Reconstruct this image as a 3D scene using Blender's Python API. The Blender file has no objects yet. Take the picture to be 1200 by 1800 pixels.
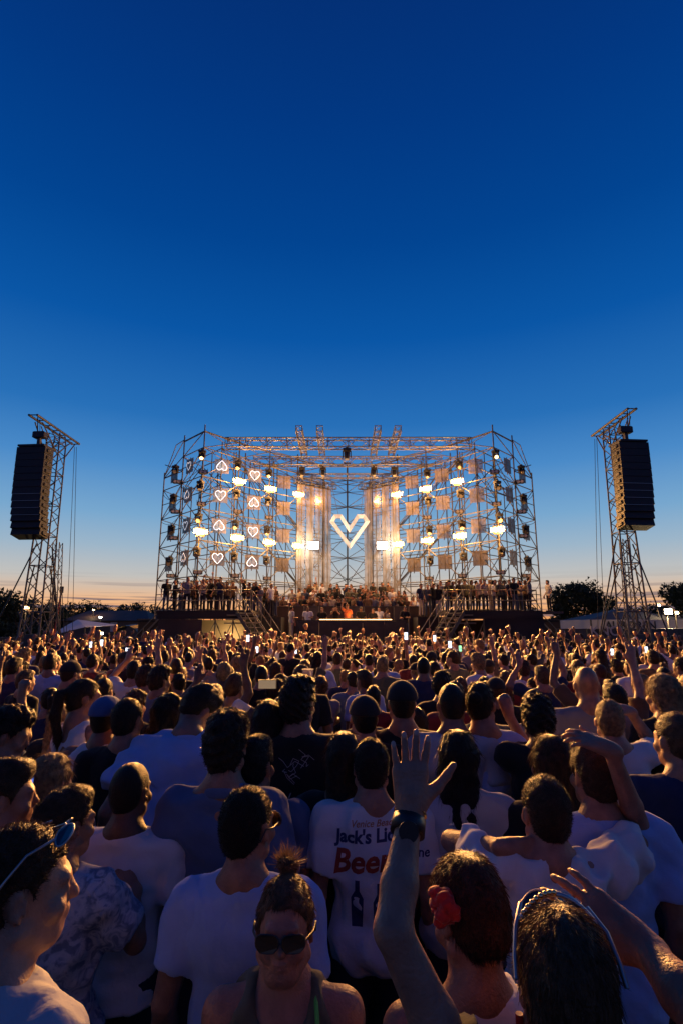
import bpy, bmesh, math, random
import numpy as np
from mathutils import Vector, Matrix
from mathutils.bvhtree import BVHTree

random.seed(11); rng = np.random.default_rng(7)
SC = bpy.context.scene; COL = SC.collection
RAD = math.radians

# ---------------------------------------------------------------- camera
CZ = 2.2; FP = 950.0; PITCH = RAD(11.9)
cd = bpy.data.cameras.new('camera'); cam = bpy.data.objects.new('camera', cd); COL.objects.link(cam)
cam.location = (0, 0, CZ); cam.rotation_euler = (RAD(90) + PITCH, 0, 0)
cd.sensor_fit = 'VERTICAL'; cd.sensor_height = 36; cd.lens = 36 * FP / 1800
cd.clip_start = 0.05; cd.clip_end = 12000
SC.camera = cam
cs, sn = math.cos(PITCH), math.sin(PITCH)
def ray(x, y):
    u = (x - 600) / FP; v = (900 - y) / FP
    return Vector((u, cs - v * sn, sn + v * cs))
def PT(x, y, t): return Vector((0, 0, CZ)) + ray(x, y) * t            # t: distance along the optical axis
def PY(x, y, Y): d = ray(x, y); return Vector((0, 0, CZ)) + d * (Y / d.y)
def PROJ(p):
    q = Vector(p) - Vector((0, 0, CZ)); t = q.y * cs + q.z * sn
    return 600 + FP * q.x / t, 900 - FP * (-q.y * sn + q.z * cs) / t, t

# ---------------------------------------------------------------- world: clear dusk sky
def lin(c):
    return tuple(((v / 255) / 12.92 if v / 255 <= .04045 else ((v / 255 + .055) / 1.055) ** 2.4) for v in c) + (1,)
W = bpy.data.worlds.new('World'); SC.world = W; W.use_nodes = True
nt = W.node_tree; nt.nodes.clear(); N = nt.nodes.new; L = nt.links.new
out = N('ShaderNodeOutputWorld'); bg = N('ShaderNodeBackground'); L(bg.outputs[0], out.inputs[0])
tc = N('ShaderNodeTexCoord'); sx = N('ShaderNodeSeparateXYZ'); L(tc.outputs['Generated'], sx.inputs[0])
def ramp(nt, stops, src, interp='LINEAR'):
    r = nt.nodes.new('ShaderNodeValToRGB'); r.color_ramp.interpolation = interp
    e = r.color_ramp.elements
    while len(e) > 1: e.remove(e[-1])
    e[0].position, e[0].color = stops[0]
    for p, c in stops[1:]:
        k = e.new(p); k.color = c
    nt.links.new(src, r.inputs[0]); return r
sky_w = [(0, lin((232, 150, 88))), (.026, lin((243, 172, 112))), (.044, lin((238, 184, 138))), (.062, lin((216, 188, 164))), (.084, lin((194, 192, 188))),
         (.135, lin((156, 181, 201))), (.19, lin((120, 167, 206))), (.276, lin((74, 138, 200))), (.357, lin((40, 112, 184))), (.491, lin((10, 86, 166))),
         (.62, lin((2, 68, 145))), (.74, lin((2, 56, 130))), (.85, lin((4, 46, 114))), (1, lin((4, 38, 98)))]
sky_e = [(0, lin((70, 66, 84))), (.08, lin((80, 78, 108))), (.2, lin((70, 88, 146))), (.4, lin((44, 78, 145))), (.7, lin((12, 48, 116))), (1, lin((3, 26, 88)))]
rw = ramp(nt, sky_w, sx.outputs[2]); re_ = ramp(nt, sky_e, sx.outputs[2])
mr = N('ShaderNodeMapRange'); mr.interpolation_type = 'SMOOTHSTEP'; L(sx.outputs[1], mr.inputs[0])
mr.inputs[1].default_value = -.5; mr.inputs[2].default_value = .65
mixa = N('ShaderNodeMixRGB'); L(mr.outputs[0], mixa.inputs[0]); L(re_.outputs[0], mixa.inputs[1]); L(rw.outputs[0], mixa.inputs[2])
# streaks of cloud low over the horizon
vm = N('ShaderNodeVectorMath'); vm.operation = 'MULTIPLY'; vm.inputs[1].default_value = (3.2, 3.2, 120); L(tc.outputs['Generated'], vm.inputs[0])
nz = N('ShaderNodeTexNoise'); nz.inputs['Scale'].default_value = 1.0; nz.inputs['Detail'].default_value = 5; nz.inputs['Roughness'].default_value = .5
L(vm.outputs[0], nz.inputs['Vector'])
cr = ramp(nt, [(0, (0, 0, 0, 1)), (.51, (0, 0, 0, 1)), (.58, (1, 1, 1, 1))], nz.outputs[0])
er = ramp(nt, [(0, (.9, .9, .9, 1)), (.045, (.85, .85, .85, 1)), (.06, (.4, .4, .4, 1)), (.08, (.08, .08, .08, 1)), (.1, (0, 0, 0, 1))], sx.outputs[2])
mm = N('ShaderNodeMath'); mm.operation = 'MULTIPLY'; L(cr.outputs[0], mm.inputs[0]); L(er.outputs[0], mm.inputs[1])
mixc = N('ShaderNodeMixRGB'); L(mm.outputs[0], mixc.inputs[0]); L(mixa.outputs[0], mixc.inputs[1]); mixc.inputs[2].default_value = lin((84, 84, 106))
L(mixc.outputs[0], bg.inputs[0]); bg.inputs[1].default_value = 1.0
SC.view_settings.view_transform = 'Standard'; SC.view_settings.look = 'None'
SC.view_settings.exposure = 0; SC.view_settings.gamma = 1; SC.view_settings.use_curve_mapping = False
SC.cycles.max_bounces = 5; SC.cycles.diffuse_bounces = 2; SC.cycles.glossy_bounces = 2; SC.cycles.transparent_max_bounces = 16
SC.cycles.transmission_bounces = 2; SC.cycles.caustics_reflective = False; SC.cycles.caustics_refractive = False
SC.cycles.sample_clamp_indirect = 4; SC.cycles.use_denoising = True
WARM = (1.0, .44, .11)
P_CROWD = 11500.0     # watts of one audience blinder
P_NEAR = 430.0       # spill of one blinder on the steel round it

# ---------------------------------------------------------------- materials
def mat(name, color=(.5, .5, .5), rough=.6, metal=0.0, noise=0.0, nscale=8.0, bump=0.0, bscale=60.0, emit=None, estr=0.0, objcol=False, alpha=None, coat=0, spec=.5, transl=0.0, sheen=0.0):
    m = bpy.data.materials.new(name); m.use_nodes = True; t = m.node_tree; b = t.nodes['Principled BSDF']
    b.inputs['Roughness'].default_value = rough; b.inputs['Metallic'].default_value = metal
    b.inputs['Specular IOR Level'].default_value = spec
    if coat: b.inputs['Coat Weight'].default_value = coat
    if sheen: b.inputs['Sheen Weight'].default_value = sheen
    co = t.nodes.new('ShaderNodeTexCoord')
    if objcol:
        oi = t.nodes.new('ShaderNodeObjectInfo'); src = oi.outputs['Color']
    else:
        rgb = t.nodes.new('ShaderNodeRGB'); rgb.outputs[0].default_value = (*color, 1); src = rgb.outputs[0]
    if noise:
        n = t.nodes.new('ShaderNodeTexNoise'); n.inputs['Scale'].default_value = nscale; n.inputs['Detail'].default_value = 5
        t.links.new(co.outputs['Object'], n.inputs['Vector'])
        mp = t.nodes.new('ShaderNodeMapRange'); t.links.new(n.outputs[0], mp.inputs[0]); mp.inputs[1].default_value = .3; mp.inputs[2].default_value = .7
        mp.inputs[3].default_value = 1 - noise; mp.inputs[4].default_value = 1 + noise
        mx = t.nodes.new('ShaderNodeVectorMath'); mx.operation = 'SCALE'; t.links.new(src, mx.inputs[0]); t.links.new(mp.outputs[0], mx.inputs['Scale']); src = mx.outputs[0]
    t.links.new(src, b.inputs['Base Color'])
    if bump:
        n2 = t.nodes.new('ShaderNodeTexNoise'); n2.inputs['Scale'].default_value = bscale; n2.inputs['Detail'].default_value = 4
        t.links.new(co.outputs['Object'], n2.inputs['Vector'])
        bp = t.nodes.new('ShaderNodeBump'); bp.inputs['Strength'].default_value = bump; bp.inputs['Distance'].default_value = .01
        t.links.new(n2.outputs[0], bp.inputs['Height']); t.links.new(bp.outputs[0], b.inputs['Normal'])
    if emit:
        b.inputs['Emission Color'].default_value = (*emit, 1); b.inputs['Emission Strength'].default_value = estr
    surf = b.outputs[0]; o = t.nodes['Material Output']
    if transl:
        tr = t.nodes.new('ShaderNodeBsdfTranslucent'); t.links.new(src, tr.inputs[0])
        ms = t.nodes.new('ShaderNodeMixShader'); ms.inputs[0].default_value = transl
        t.links.new(surf, ms.inputs[1]); t.links.new(tr.outputs[0], ms.inputs[2]); surf = ms.outputs[0]
    if alpha is not None:
        tp = t.nodes.new('ShaderNodeBsdfTransparent'); ms = t.nodes.new('ShaderNodeMixShader'); ms.inputs[0].default_value = alpha
        t.links.new(tp.outputs[0], ms.inputs[1]); t.links.new(surf, ms.inputs[2]); surf = ms.outputs[0]
    t.links.new(surf, o.inputs[0])
    return m
M = {}
M['steel'] = mat('galvanised_steel', (.17, .155, .13), .55, .4, noise=.25, nscale=3)
M['steel_dark'] = mat('weathered_steel', (.09, .08, .07), .55, .45, noise=.35, nscale=2)
M['alu'] = mat('aluminium_truss', (.30, .28, .25), .4, .7, noise=.15, nscale=2)
M['black'] = mat('black_paint', (.022, .022, .024), .55, noise=.3, nscale=4, bump=.2, bscale=30)
M['grille'] = mat('speaker_grille', (.018, .018, .02), .6, bump=.5, bscale=120)
M['skirt'] = mat('black_stage_skirt', (.03, .024, .02), .8, noise=.5, nscale=1.2, bump=.5, bscale=6)
M['ply'] = mat('brown_plywood', (.075, .045, .028), .7, noise=.35, nscale=1.5, bump=.2, bscale=10)
M['deck'] = mat('stage_deck', (.10, .08, .065), .75, noise=.3, nscale=2)
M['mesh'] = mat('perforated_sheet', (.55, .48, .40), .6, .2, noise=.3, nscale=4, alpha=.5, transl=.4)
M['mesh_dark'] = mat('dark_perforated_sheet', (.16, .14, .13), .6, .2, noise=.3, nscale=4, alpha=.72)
M['gauze'] = mat('hanging_gauze', (.62, .54, .46), .8, noise=.35, nscale=1.6, alpha=.42, transl=.45)
M['gauze_dense'] = mat('gauze_fold', (.5, .43, .36), .8, noise=.35, nscale=1.6, alpha=.6, transl=.4)
M['lamp_lit'] = mat('blinder_glass', (.8, .7, .5), .3, emit=(1, .74, .38), estr=30)
M['lamp_cool'] = mat('cool_lamp_glass', (.8, .8, .8), .3, emit=(1, .93, .8), estr=22)
M['lamp_small'] = mat('small_lamp_glass', (.8, .7, .5), .3, emit=(1, .55, .2), estr=7)
M['glass_dark'] = mat('unlit_lens', (.35, .33, .3), .15, .3, coat=.5)
M['neon'] = mat('neon_tube', (.9, .9, .9), .3, emit=(.88, .9, 1), estr=1.25)
M['neon_dim'] = mat('dim_neon_tube', (.9, .9, .9), .3, emit=(.8, .85, 1), estr=.7)
M['heart'] = mat('frosted_white_frame', (.55, .55, .56), .4, noise=.12, nscale=3, emit=(.95, .97, 1), estr=.22)  # faint emission stands in for stage light falling on the frame
M['heart_in'] = mat('frosted_white_side', (.38, .37, .36), .5, noise=.25, nscale=5, emit=(.95, .97, 1), estr=.17)  # emits a little too, in place of light received
M['screen'] = mat('phone_screen', (.1, .1, .1), .2, emit=(.75, .85, 1), estr=2.2)
M['screen_warm'] = mat('phone_viewfinder', (.1, .1, .1), .2, emit=(1, .7, .4), estr=.22)
M['screen_green'] = mat('green_phone_screen', (.1, .1, .1), .2, emit=(.3, 1, .5), estr=1.5)
M['screen_blue'] = mat('blue_phone_screen', (.1, .1, .1), .2, emit=(.1, .25, 1), estr=.8)
M['skin'] = mat('skin', objcol=True, rough=.48, noise=.22, nscale=22, bump=.3, bscale=130, spec=.4)
M['hair'] = mat('hair', objcol=True, rough=.45, noise=.5, nscale=45, bump=.8, bscale=190, spec=.3, transl=.12)
M['shirt'] = mat('shirt_cloth', objcol=True, rough=.85, noise=.07, nscale=9, bump=.9, bscale=15, spec=.2, sheen=.15, transl=.10)
M['denim'] = mat('trousers_cloth', objcol=True, rough=.85, noise=.15, nscale=20, spec=.2)
M['tiedye'] = mat('tie_dye_cloth', (.4, .45, .55), .85, spec=.2)
M['leather'] = mat('dark_rubber', (.02, .02, .022), .45)
M['gold'] = mat('polished_gold', (.85, .6, .3), .2, 1)
M['silver'] = mat('polished_metal', (.42, .40, .37), .3, .8)
M['flap'] = mat('halo_flap_metal', (.6, .5, .36), .5, .3)  # pale reflective metal of the flaps added for a golden halo
M['nail'] = mat('fingernail', (.5, .33, .26), .25)
M['lens'] = mat('sunglass_lens', (.012, .011, .011), .08, coat=.8)
M['red'] = mat('red_velvet', (.42, .02, .015), .75, bump=.6, bscale=60, sheen=.4, transl=.25)
M['redear'] = mat('red_resin', (.5, .02, .015), .3)
M['print_blue'] = mat('dark_blue_print', (.02, .025, .10), .7)
M['print_red'] = mat('red_print', (.30, .035, .02), .7)
M['print_orange'] = mat('orange_print', (.42, .16, .07), .7)
M['print_white'] = mat('worn_white_print', (.30, .30, .32), .7)
M['green_strap'] = mat('green_tape', (.10, .5, .08), .6)
M['clear'] = mat('clear_plastic_cup', (.8, .7, .6), .15, alpha=.35)
M['leaf'] = mat('tree_leaves', (.045, .055, .022), .7, noise=.5, nscale=.7, transl=.2)
M['bark'] = mat('tree_bark', (.09, .06, .04), .9)
M['ground'] = mat('trodden_grass', (.045, .042, .028), .95, noise=.5, nscale=.3, bump=.4, bscale=4)
M['hill'] = mat('distant_hill', (.07, .09, .13), .9)
M['white_cloth'] = mat('white_tent_cloth', (.62, .62, .66), .7, noise=.12, nscale=1, transl=.2)
M['dark_roof'] = mat('dark_roof_cloth', (.035, .037, .045), .7)
M['white_wall'] = mat('pale_render_wall', (.5, .46, .43), .8, noise=.1, nscale=.5)
M['banner'] = mat('brown_banner', (.10, .06, .04), .7, noise=.3, nscale=1)
M['yellow'] = mat('yellow_cloth', (.6, .42, .06), .7, noise=.2, nscale=3)
M['lit_cloth'] = mat('inside_lit_canvas', (.7, .55, .35), .8, noise=.15, nscale=1.5, transl=.4)
M['red_paint'] = mat('red_paint', (.45, .05, .03), .5)
# tie-dye pattern
t = M['tiedye'].node_tree; b = t.nodes['Principled BSDF']; co = t.nodes.new('ShaderNodeTexCoord'); n = t.nodes.new('ShaderNodeTexNoise')
n.inputs['Scale'].default_value = 22; n.inputs['Detail'].default_value = 3; n.inputs['Distortion'].default_value = 1.5; t.links.new(co.outputs['Object'], n.inputs['Vector'])
r = ramp(t, [(0, (.10, .13, .20, 1)), (.40, (.14, .18, .26, 1)), (.52, (.34, .38, .46, 1)), (.62, (.40, .43, .50, 1)), (.75, (.16, .2, .3, 1))], n.outputs[0]); t.links.new(r.outputs[0], b.inputs['Base Color'])

# ---------------------------------------------------------------- object helpers
def link(o, parent=None, world=None):
    COL.objects.link(o)
    if parent is not None: o.parent = parent
    return o
def wm(o, m):
    """place o at world matrix m (parent's frame is a plain translation / known matrix)"""
    o.matrix_basis = (PM[o.parent.name].inverted() @ m) if o.parent is not None else m
    PM[o.name] = m
PM = {}
def tag(o, label=None, cat=None, group=None, kind=None):
    if label: o['label'] = label
    if cat: o['category'] = cat
    if group: o['group'] = group
    if kind: o['kind'] = kind
    return o
def empty(name, loc, label, cat, group=None, rz=0, kind=None):
    o = bpy.data.objects.new(name, None); link(o); wm(o, Matrix.Translation(loc) @ Matrix.Rotation(rz, 4, 'Z')); o.empty_display_size = .1
    return tag(o, label, cat, group, kind)
def mesh_np(name, V, Q=None, T=None, smooth=True):
    me = bpy.data.meshes.new(name); V = np.asarray(V, np.float32)
    Q = np.zeros((0, 4), np.int32) if Q is None else np.asarray(Q, np.int32); T = np.zeros((0, 3), np.int32) if T is None else np.asarray(T, np.int32)
    me.vertices.add(len(V)); me.vertices.foreach_set('co', V.ravel())
    loops = np.concatenate([Q.ravel(), T.ravel()]); me.loops.add(len(loops)); me.loops.foreach_set('vertex_index', loops)
    n = len(Q) + len(T); me.polygons.add(n)
    start = np.concatenate([np.arange(len(Q)) * 4, len(Q) * 4 + np.arange(len(T)) * 3]).astype(np.int32)
    tot = np.concatenate([np.full(len(Q), 4), np.full(len(T), 3)]).astype(np.int32)
    me.polygons.foreach_set('loop_start', start); me.polygons.foreach_set('loop_total', tot)
    me.polygons.foreach_set('use_smooth', np.full(n, smooth)); me.update(); me.validate(); return me
def part(name, me, m, parent=None, world=None, color=None):
    o = bpy.data.objects.new(name, me)
    if m is not None and len(me.materials) == 0: me.materials.append(m)
    link(o, parent)
    if world is not None: wm(o, world)
    elif parent is not None: PM[o.name] = PM[parent.name]
    else: PM[o.name] = Matrix.Identity(4)
    if color is not None: o.color = (*color, 1)
    return o
_cache = {}
def cyl_mesh(m, n=7, r2=1.0, cap=True):
    k = ('cyl', m.name, n, r2)
    if k not in _cache:
        bm = bmesh.new(); bmesh.ops.create_cone(bm, cap_ends=cap, segments=n, radius1=1, radius2=r2, depth=1)
        for f in bm.faces: f.smooth = len(f.verts) == 4
        me = bpy.data.meshes.new('tube'); bm.to_mesh(me); bm.free(); me.materials.append(m); _cache[k] = me
    return _cache[k]
def box_mesh(m, bev=0.0):
    k = ('box', m.name, bev)
    if k not in _cache:
        bm = bmesh.new(); bmesh.ops.create_cube(bm, size=1)
        if bev: bmesh.ops.bevel(bm, geom=list(bm.edges), offset=bev, segments=1, affect='EDGES')
        me = bpy.data.meshes.new('block'); bm.to_mesh(me); bm.free(); me.materials.append(m); _cache[k] = me
    return _cache[k]
def bar_matrix(a, b, r):
    a = Vector(a); b = Vector(b); d = b - a; L_ = d.length
    q = d.to_track_quat('Z', 'Y').to_matrix().to_4x4()
    return Matrix.Translation((a + b) / 2) @ q @ Matrix.Diagonal((r, r, L_, 1))
def bar(name, parent, a, b, r=.024, m=None, n=7, r2=1.0):
    return part(name, cyl_mesh(m or M['steel'], n, r2), None, parent, bar_matrix(a, b, r))
def box(name, parent, c, size, m, rz=0, rx=0, bev=.0, ry=0):
    w = Matrix.Translation(c) @ Matrix.Rotation(rz, 4, 'Z') @ Matrix.Rotation(rx, 4, 'X') @ Matrix.Rotation(ry, 4, 'Y') @ Matrix.Diagonal((*size, 1))
    return part(name, box_mesh(m, bev), None, parent, w)
def pyd(name, V, F, m, parent=None, smooth=False, solid=0):
    me = bpy.data.meshes.new(name)
    if parent is not None:
        iv = PM[parent.name].inverted(); V = [iv @ Vector(v) for v in V]
    me.from_pydata([tuple(v) for v in V], [], F); me.validate(); me.update()
    for p in me.polygons: p.use_smooth = smooth
    if solid:
        bm = bmesh.new(); bm.from_mesh(me); bmesh.ops.solidify(bm, geom=list(bm.faces), thickness=solid); bm.to_mesh(me); bm.free()
    return part(name, me, m, parent)
def tube_path(name, parent, pts, r, m, n=6, closed=False):
    """one swept tube through world points"""
    pts = [Vector(p) for p in pts]; k = len(pts); V = []; F = []
    for i, p in enumerate(pts):
        a = pts[(i - 1) % k] if closed or i else p; c = pts[(i + 1) % k] if closed or i < k - 1 else p
        d = (c - a).normalized(); u = d.cross(Vector((0.13, 1, 0.07))).normalized(); w = d.cross(u)
        for j in range(n):
            an = 2 * math.pi * j / n; V.append(p + (u * math.cos(an) + w * math.sin(an)) * r)
    for i in range(k if closed else k - 1):
        for j in range(n):
            a = i * n + j; b_ = i * n + (j + 1) % n; c = ((i + 1) % k) * n + (j + 1) % n; d = ((i + 1) % k) * n + j
            F.append((a, b_, c, d))
    return pyd(name, V, F, m, parent, smooth=True)
def lamp(name, loc, power, color=WARM, size=.08, typ='POINT', aim=None, angle=160, blend=1.0):
    ld = bpy.data.lights.new(name, typ); ld.energy = power; ld.color = color; ld.shadow_soft_size = size
    o = bpy.data.objects.new(name, ld); COL.objects.link(o); o.location = loc
    if typ == 'SPOT':
        ld.spot_size = RAD(angle); ld.spot_blend = blend
        o.rotation_euler = (Vector(aim) - Vector(loc)).to_track_quat('-Z', 'Y').to_euler()
    return o
# ================================================================ ground, hills, distance
def sheet(name, x0, x1, y0, y1, z, m, kind='structure'):
    return tag(pyd(name, [(x0, y0, z), (x1, y0, z), (x1, y1, z), (x0, y1, z)], [(0, 1, 2, 3)], m), kind=kind)
sheet('ground', -4000, 4000, -60, 8000, 0, M['ground'])
# far tree line that closes the field
r_ = random.Random(4); V = []; F = []
for i in range(16000):
    x = r_.uniform(-400, 400); h = 4.5 + 2.5 * math.sin(x * .05) + 1.8 * math.sin(x * .17 + 1) + 1.2 * math.sin(x * .43)
    p = Vector((x, 372 + r_.uniform(-6, 6), h * math.sqrt(r_.random()))); s = r_.uniform(.6, 1.6); k = len(V)
    e1 = Vector((r_.gauss(0, 1), r_.gauss(0, 1), r_.gauss(0, 1))).normalized() * s; e2 = Vector((r_.gauss(0, 1), r_.gauss(0, 1), r_.gauss(0, 1))).normalized() * s
    V += [p, p + e1, p + e2]; F.append((k, k + 1, k + 2))
tag(pyd('treeline', V, F, M['leaf']), 'far dark tree line along the horizon beyond the field', 'trees', kind='stuff')
XC = .42
def lerp(a, b_, t): return a + (b_ - a) * t
def SX(x, y, z=None): return Vector((XC + x, y, z)) if z is not None else (XC + x, y)
# plan of one wing (|x|, Y), from the middle of the back to the outer end
PLAN = [(1.7, 36.7), (3.37, 35.2), (5.05, 33.7), (6.70, 31.9), (8.35, 29.8), (10.04, 31.6), (11.7, 33.3)]
TOPZ = [13.3, 13.35, 13.4, 13.4, 13.4, 13.4, 11.5]
LEV = [3.1, 4.9, 6.9, 8.7, 10.6, 12.3]
BASEZ = 0.0
# ---------------------------------------------------------------- the two scaffold wings
for sd, nm in ((-1, 'left'), (1, 'right')):
    w = empty('scaffold_wing', SX(sd * 8.35, 29.8, 0), 'scaffold wing of grey steel tubes hung with heart shaped neon signs' if sd < 0 else
              'scaffold wing of grey steel tubes hung with plain mesh panels, no neon', 'scaffold', 'scaffold wings of the stage')
    rows = []
    for off in (0.0, 2.1, 4.0):
        pts = []
        for i, (px, py) in enumerate(PLAN):
            tz = TOPZ[i] - (0.35 if off else 0)
            dx = 0 if i < 4 else -.5 * off * (.9 if i == 4 else 1)
            x = px + dx * .6; y = py + off
            pts.append((sd * x, y, tz))
            bar('upright', w, SX(sd * x, y, BASEZ), SX(sd * x, y, tz + .28), .040, M['steel_dark'] if (i + int(off)) % 2 else M['steel'])
        rows.append(pts)
    # ledgers along each row and level
    for ri, pts in enumerate(rows):
        for i in range(len(pts) - 1):
            a, b_ = pts[i], pts[i + 1]; tz = min(a[2], b_[2])
            for z in LEV + [tz - .1]:
                if z > tz: continue
                bar('ledger', w, SX(a[0], a[1], z), SX(b_[0], b_[1], z), .031)
                if z < 13 and ri == 0: bar('guard_rail', w, SX(a[0], a[1], z + .95), SX(b_[0], b_[1], z + .95 if z + .95 < tz else tz - .1), .025, M['steel_dark'])
            if a[2] != b_[2]: bar('ledger', w, SX(*a), SX(*b_), .026)
            # diagonal bracing, one way in each bay and lift
            lz = LEV + [tz - .1]
            for k in range(len(lz) - 1):
                if lz[k + 1] > tz + .01: continue
                if ri == 0: p, q = (b_, a)
                else: p, q = (a, b_)
                if ri == 0 or (i + k) % 2 == 0:
                    bar('brace', w, SX(p[0], p[1], lz[k]), SX(q[0], q[1], lz[k + 1]), .028, M['steel_dark'] if ri else M['steel'])
    for i in range(len(PLAN)):
        a, b_ = rows[0][i], rows[1][i]
        for z in LEV + [13.1]:
            if z < min(a[2], b_[2]): bar('transom', w, SX(a[0], a[1], z), SX(b_[0], b_[1], z), .024)
        for k in range(0, len(LEV) - 1):
            if (i + k) % 2: bar('brace', w, SX(a[0], a[1], LEV[k]), SX(b_[0], b_[1], LEV[k + 1]), .02, M['steel_dark'])
    # long raking tubes from the middle of the stage up to the wings
    for k, (z0, z1) in enumerate(((3.2, 8.7), (3.2, 12.3), (6.9, 12.9))):
        a = rows[0][1 + k]; b_ = rows[1][4]
        bar('raker', w, SX(rows[1][0][0], rows[1][0][1], z0), SX(rows[1][3][0], rows[1][3][1] + .1, z1), .024)
    for k in range(9):
        i0 = [0, 0, 1, 1, 2, 2, 3, 0, 1][k]; i1 = [1, 2, 2, 3, 3, 4, 4, 1, 3][k]; z0 = [3.2, 3.1, 3.3, 5.0, 3.4, 6.9, 3.2, 6.9, 8.7][k]; z1 = [7.6, 10.2, 8.0, 12.2, 8.2, 13.0, 7.8, 12.2, 13.1][k]
        bar('raker', w, SX(rows[1][i0][0], rows[1][i0][1] - .1, z0), SX(rows[1][i1][0], rows[1][i1][1] - .1, z1), .026, M['steel_dark'])
    for ri in (0, 2):          # thin counter braces
        pts = rows[ri]
        for i in range(len(pts) - 1):
            for k in range(len(LEV) - 1):
                if (i + k + ri) % 2 == 0 and LEV[k + 1] < min(pts[i][2], pts[i + 1][2]):
                    bar('counter_brace', w, SX(pts[i][0], pts[i][1] + .06, LEV[k]), SX(pts[i + 1][0], pts[i + 1][1] + .06, LEV[k + 1]), .021, M['steel_dark'])
    for i in range(len(PLAN) - 1):
        a, b_ = rows[1][i], rows[1][i + 1]; bar('mid_upright', w, SX((a[0] + b_[0]) / 2, (a[1] + b_[1]) / 2, 0), SX((a[0] + b_[0]) / 2, (a[1] + b_[1]) / 2, min(a[2], b_[2])), .03, M['steel_dark'])
    for i in range(1, 6):      # drooping cables from lamp to lamp
        a, b_ = rows[0][i], rows[0][i + 1]
        for z in (10.4, 8.6, 6.8, 4.9):
            if z < min(a[2], b_[2]): tube_path('cable', w, [SX(lerp(a[0], b_[0], t_), lerp(a[1], b_[1], t_) - .1, z - (.55 + .2 * math.sin(i * 3 + z)) * 4 * t_ * (1 - t_)) for t_ in (0, .15, .35, .5, .65, .85, 1)], .014, M['black'], 4)
    # top out-rigger at the corner
    c = rows[0][5]; bar('outrigger', w, SX(*rows[0][5]), SX(sd * 10.75, 32.3, 13.3), .026); bar('outrigger', w, SX(sd * 10.75, 32.3, 13.3), SX(*rows[0][6]), .026)
    # short studs on top
    for i in range(4):
        a, b_ = rows[0][i], rows[0][i + 1]
        bar('ledger', w, SX((a[0] + b_[0]) / 2, (a[1] + b_[1]) / 2 + 1.1, 13.25), SX(b_[0], b_[1] + .1, 13.32), .022)

# middle of the back: mast with star shaped bracing
w = empty('scaffold_mast', SX(0, 38.2, 0), 'central scaffold mast with star shaped bracing behind the glowing heart', 'scaffold')
bar('upright', w, SX(0, 38.2, 0), SX(0, 38.2, 13.9), .06, M['steel_dark'])
box('cap_plate', w, SX(0, 38.2, 13.9), (.5, .3, .08), M['steel_dark'])
for z in (4.1, 5.4, 6.9, 8.2, 9.4, 10.6, 11.7, 12.6):
    for s in (-1, 1):
        bar('brace', w, SX(0, 38.2, z), SX(s * 3.37, 35.25, z - 1.3), .022, M['steel_dark'])
        bar('brace', w, SX(0, 38.2, z), SX(s * 1.7, 36.75, z + .9 if z < 12 else z), .022)
        bar('brace', w, SX(0, 38.2, z), SX(s * 2.6, 39.0, z + .35), .02, M['steel_dark'])
for z in (3.1, 4.0, 4.9, 6.9, 8.7, 10.6, 12.3):
    for s in (-1, 1):
        bar('ledger', w, SX(s * 1.7, 36.7, z), SX(s * .05, 38.15, z), .024); bar('ledger', w, SX(s * 1.7, 39, z), SX(s * 3.3, 37.5, z), .024)
        bar('ledger', w, SX(0, 38.2, z), SX(s * 1.7, 39.0, z), .02)
for s in (-1, 1):
    bar('upright', w, SX(s * 1.7, 39.0, 0), SX(s * 1.7, 39.0, 13.0), .03); bar('rafter', w, SX(0, 38.2, 13.7), SX(s * 3.37, 35.2, 13.0), .024)
    bar('rafter', w, SX(0, 38.2, 13.7), SX(s * 5.05, 33.8, 13.3), .024)
    for z in (3.2, 5.2):
        bar('raker', w, SX(s * .1, 38.1, z), SX(s * 2.6, 36.0, z + 3.4), .022, M['steel_dark']); bar('raker', w, SX(s * 3.2, 35.4, z - .2), SX(s * .1, 38.1, z + 3.2), .022, M['steel_dark'])

# ---------------------------------------------------------------- trusses
def box_truss(label, a, b_, size=.52, bay=.72, cat='truss', group='aluminium roof trusses', rr=.036, m=None, up=Vector((0, 0, 1))):
    a = Vector(a); b_ = Vector(b_); d = (b_ - a); L_ = d.length; d.normalize(); sdv = d.cross(up).normalized() * (size / 2); u = sdv.cross(d).normalized() * (size / 2)
    w = empty('roof_truss', a, label, cat, group); m = m or M['alu']
    cor = [(-1, -1), (1, -1), (1, 1), (-1, 1)]
    for s1, s2 in cor: bar('chord', w, a + sdv * s1 + u * s2, b_ + sdv * s1 + u * s2, rr, m)
    nb = max(2, round(L_ / bay))
    for i in range(nb + 1):
        p = a + d * (L_ * i / nb)
        if i % 2 == 0 or nb < 10:
            for j in range(4):
                q, q2 = cor[j], cor[(j + 1) % 4]; bar('batten', w, p + sdv * q[0] + u * q[1], p + sdv * q2[0] + u * q2[1], rr * .7, m)
        if i < nb:
            p2 = a + d * (L_ * (i + 1) / nb)
            for j in range(4):
                q, q2 = cor[j], cor[(j + 1) % 4]
                if i % 2: q, q2 = q2, q
                bar('lacing', w, p + sdv * q[0] + u * q[1], p2 + sdv * q2[0] + u * q2[1], rr * .6, m)
    return w
box_truss('long aluminium truss spanning the stage, the higher front one', SX(-7.45, 31.5, 13.12), SX(7.45, 31.5, 13.12), .58, .62)
box_truss('long aluminium truss spanning the stage behind the higher one, lower in view', SX(-6.3, 35, 13.05), SX(6.3, 35, 13.05), .55, .62)
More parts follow.
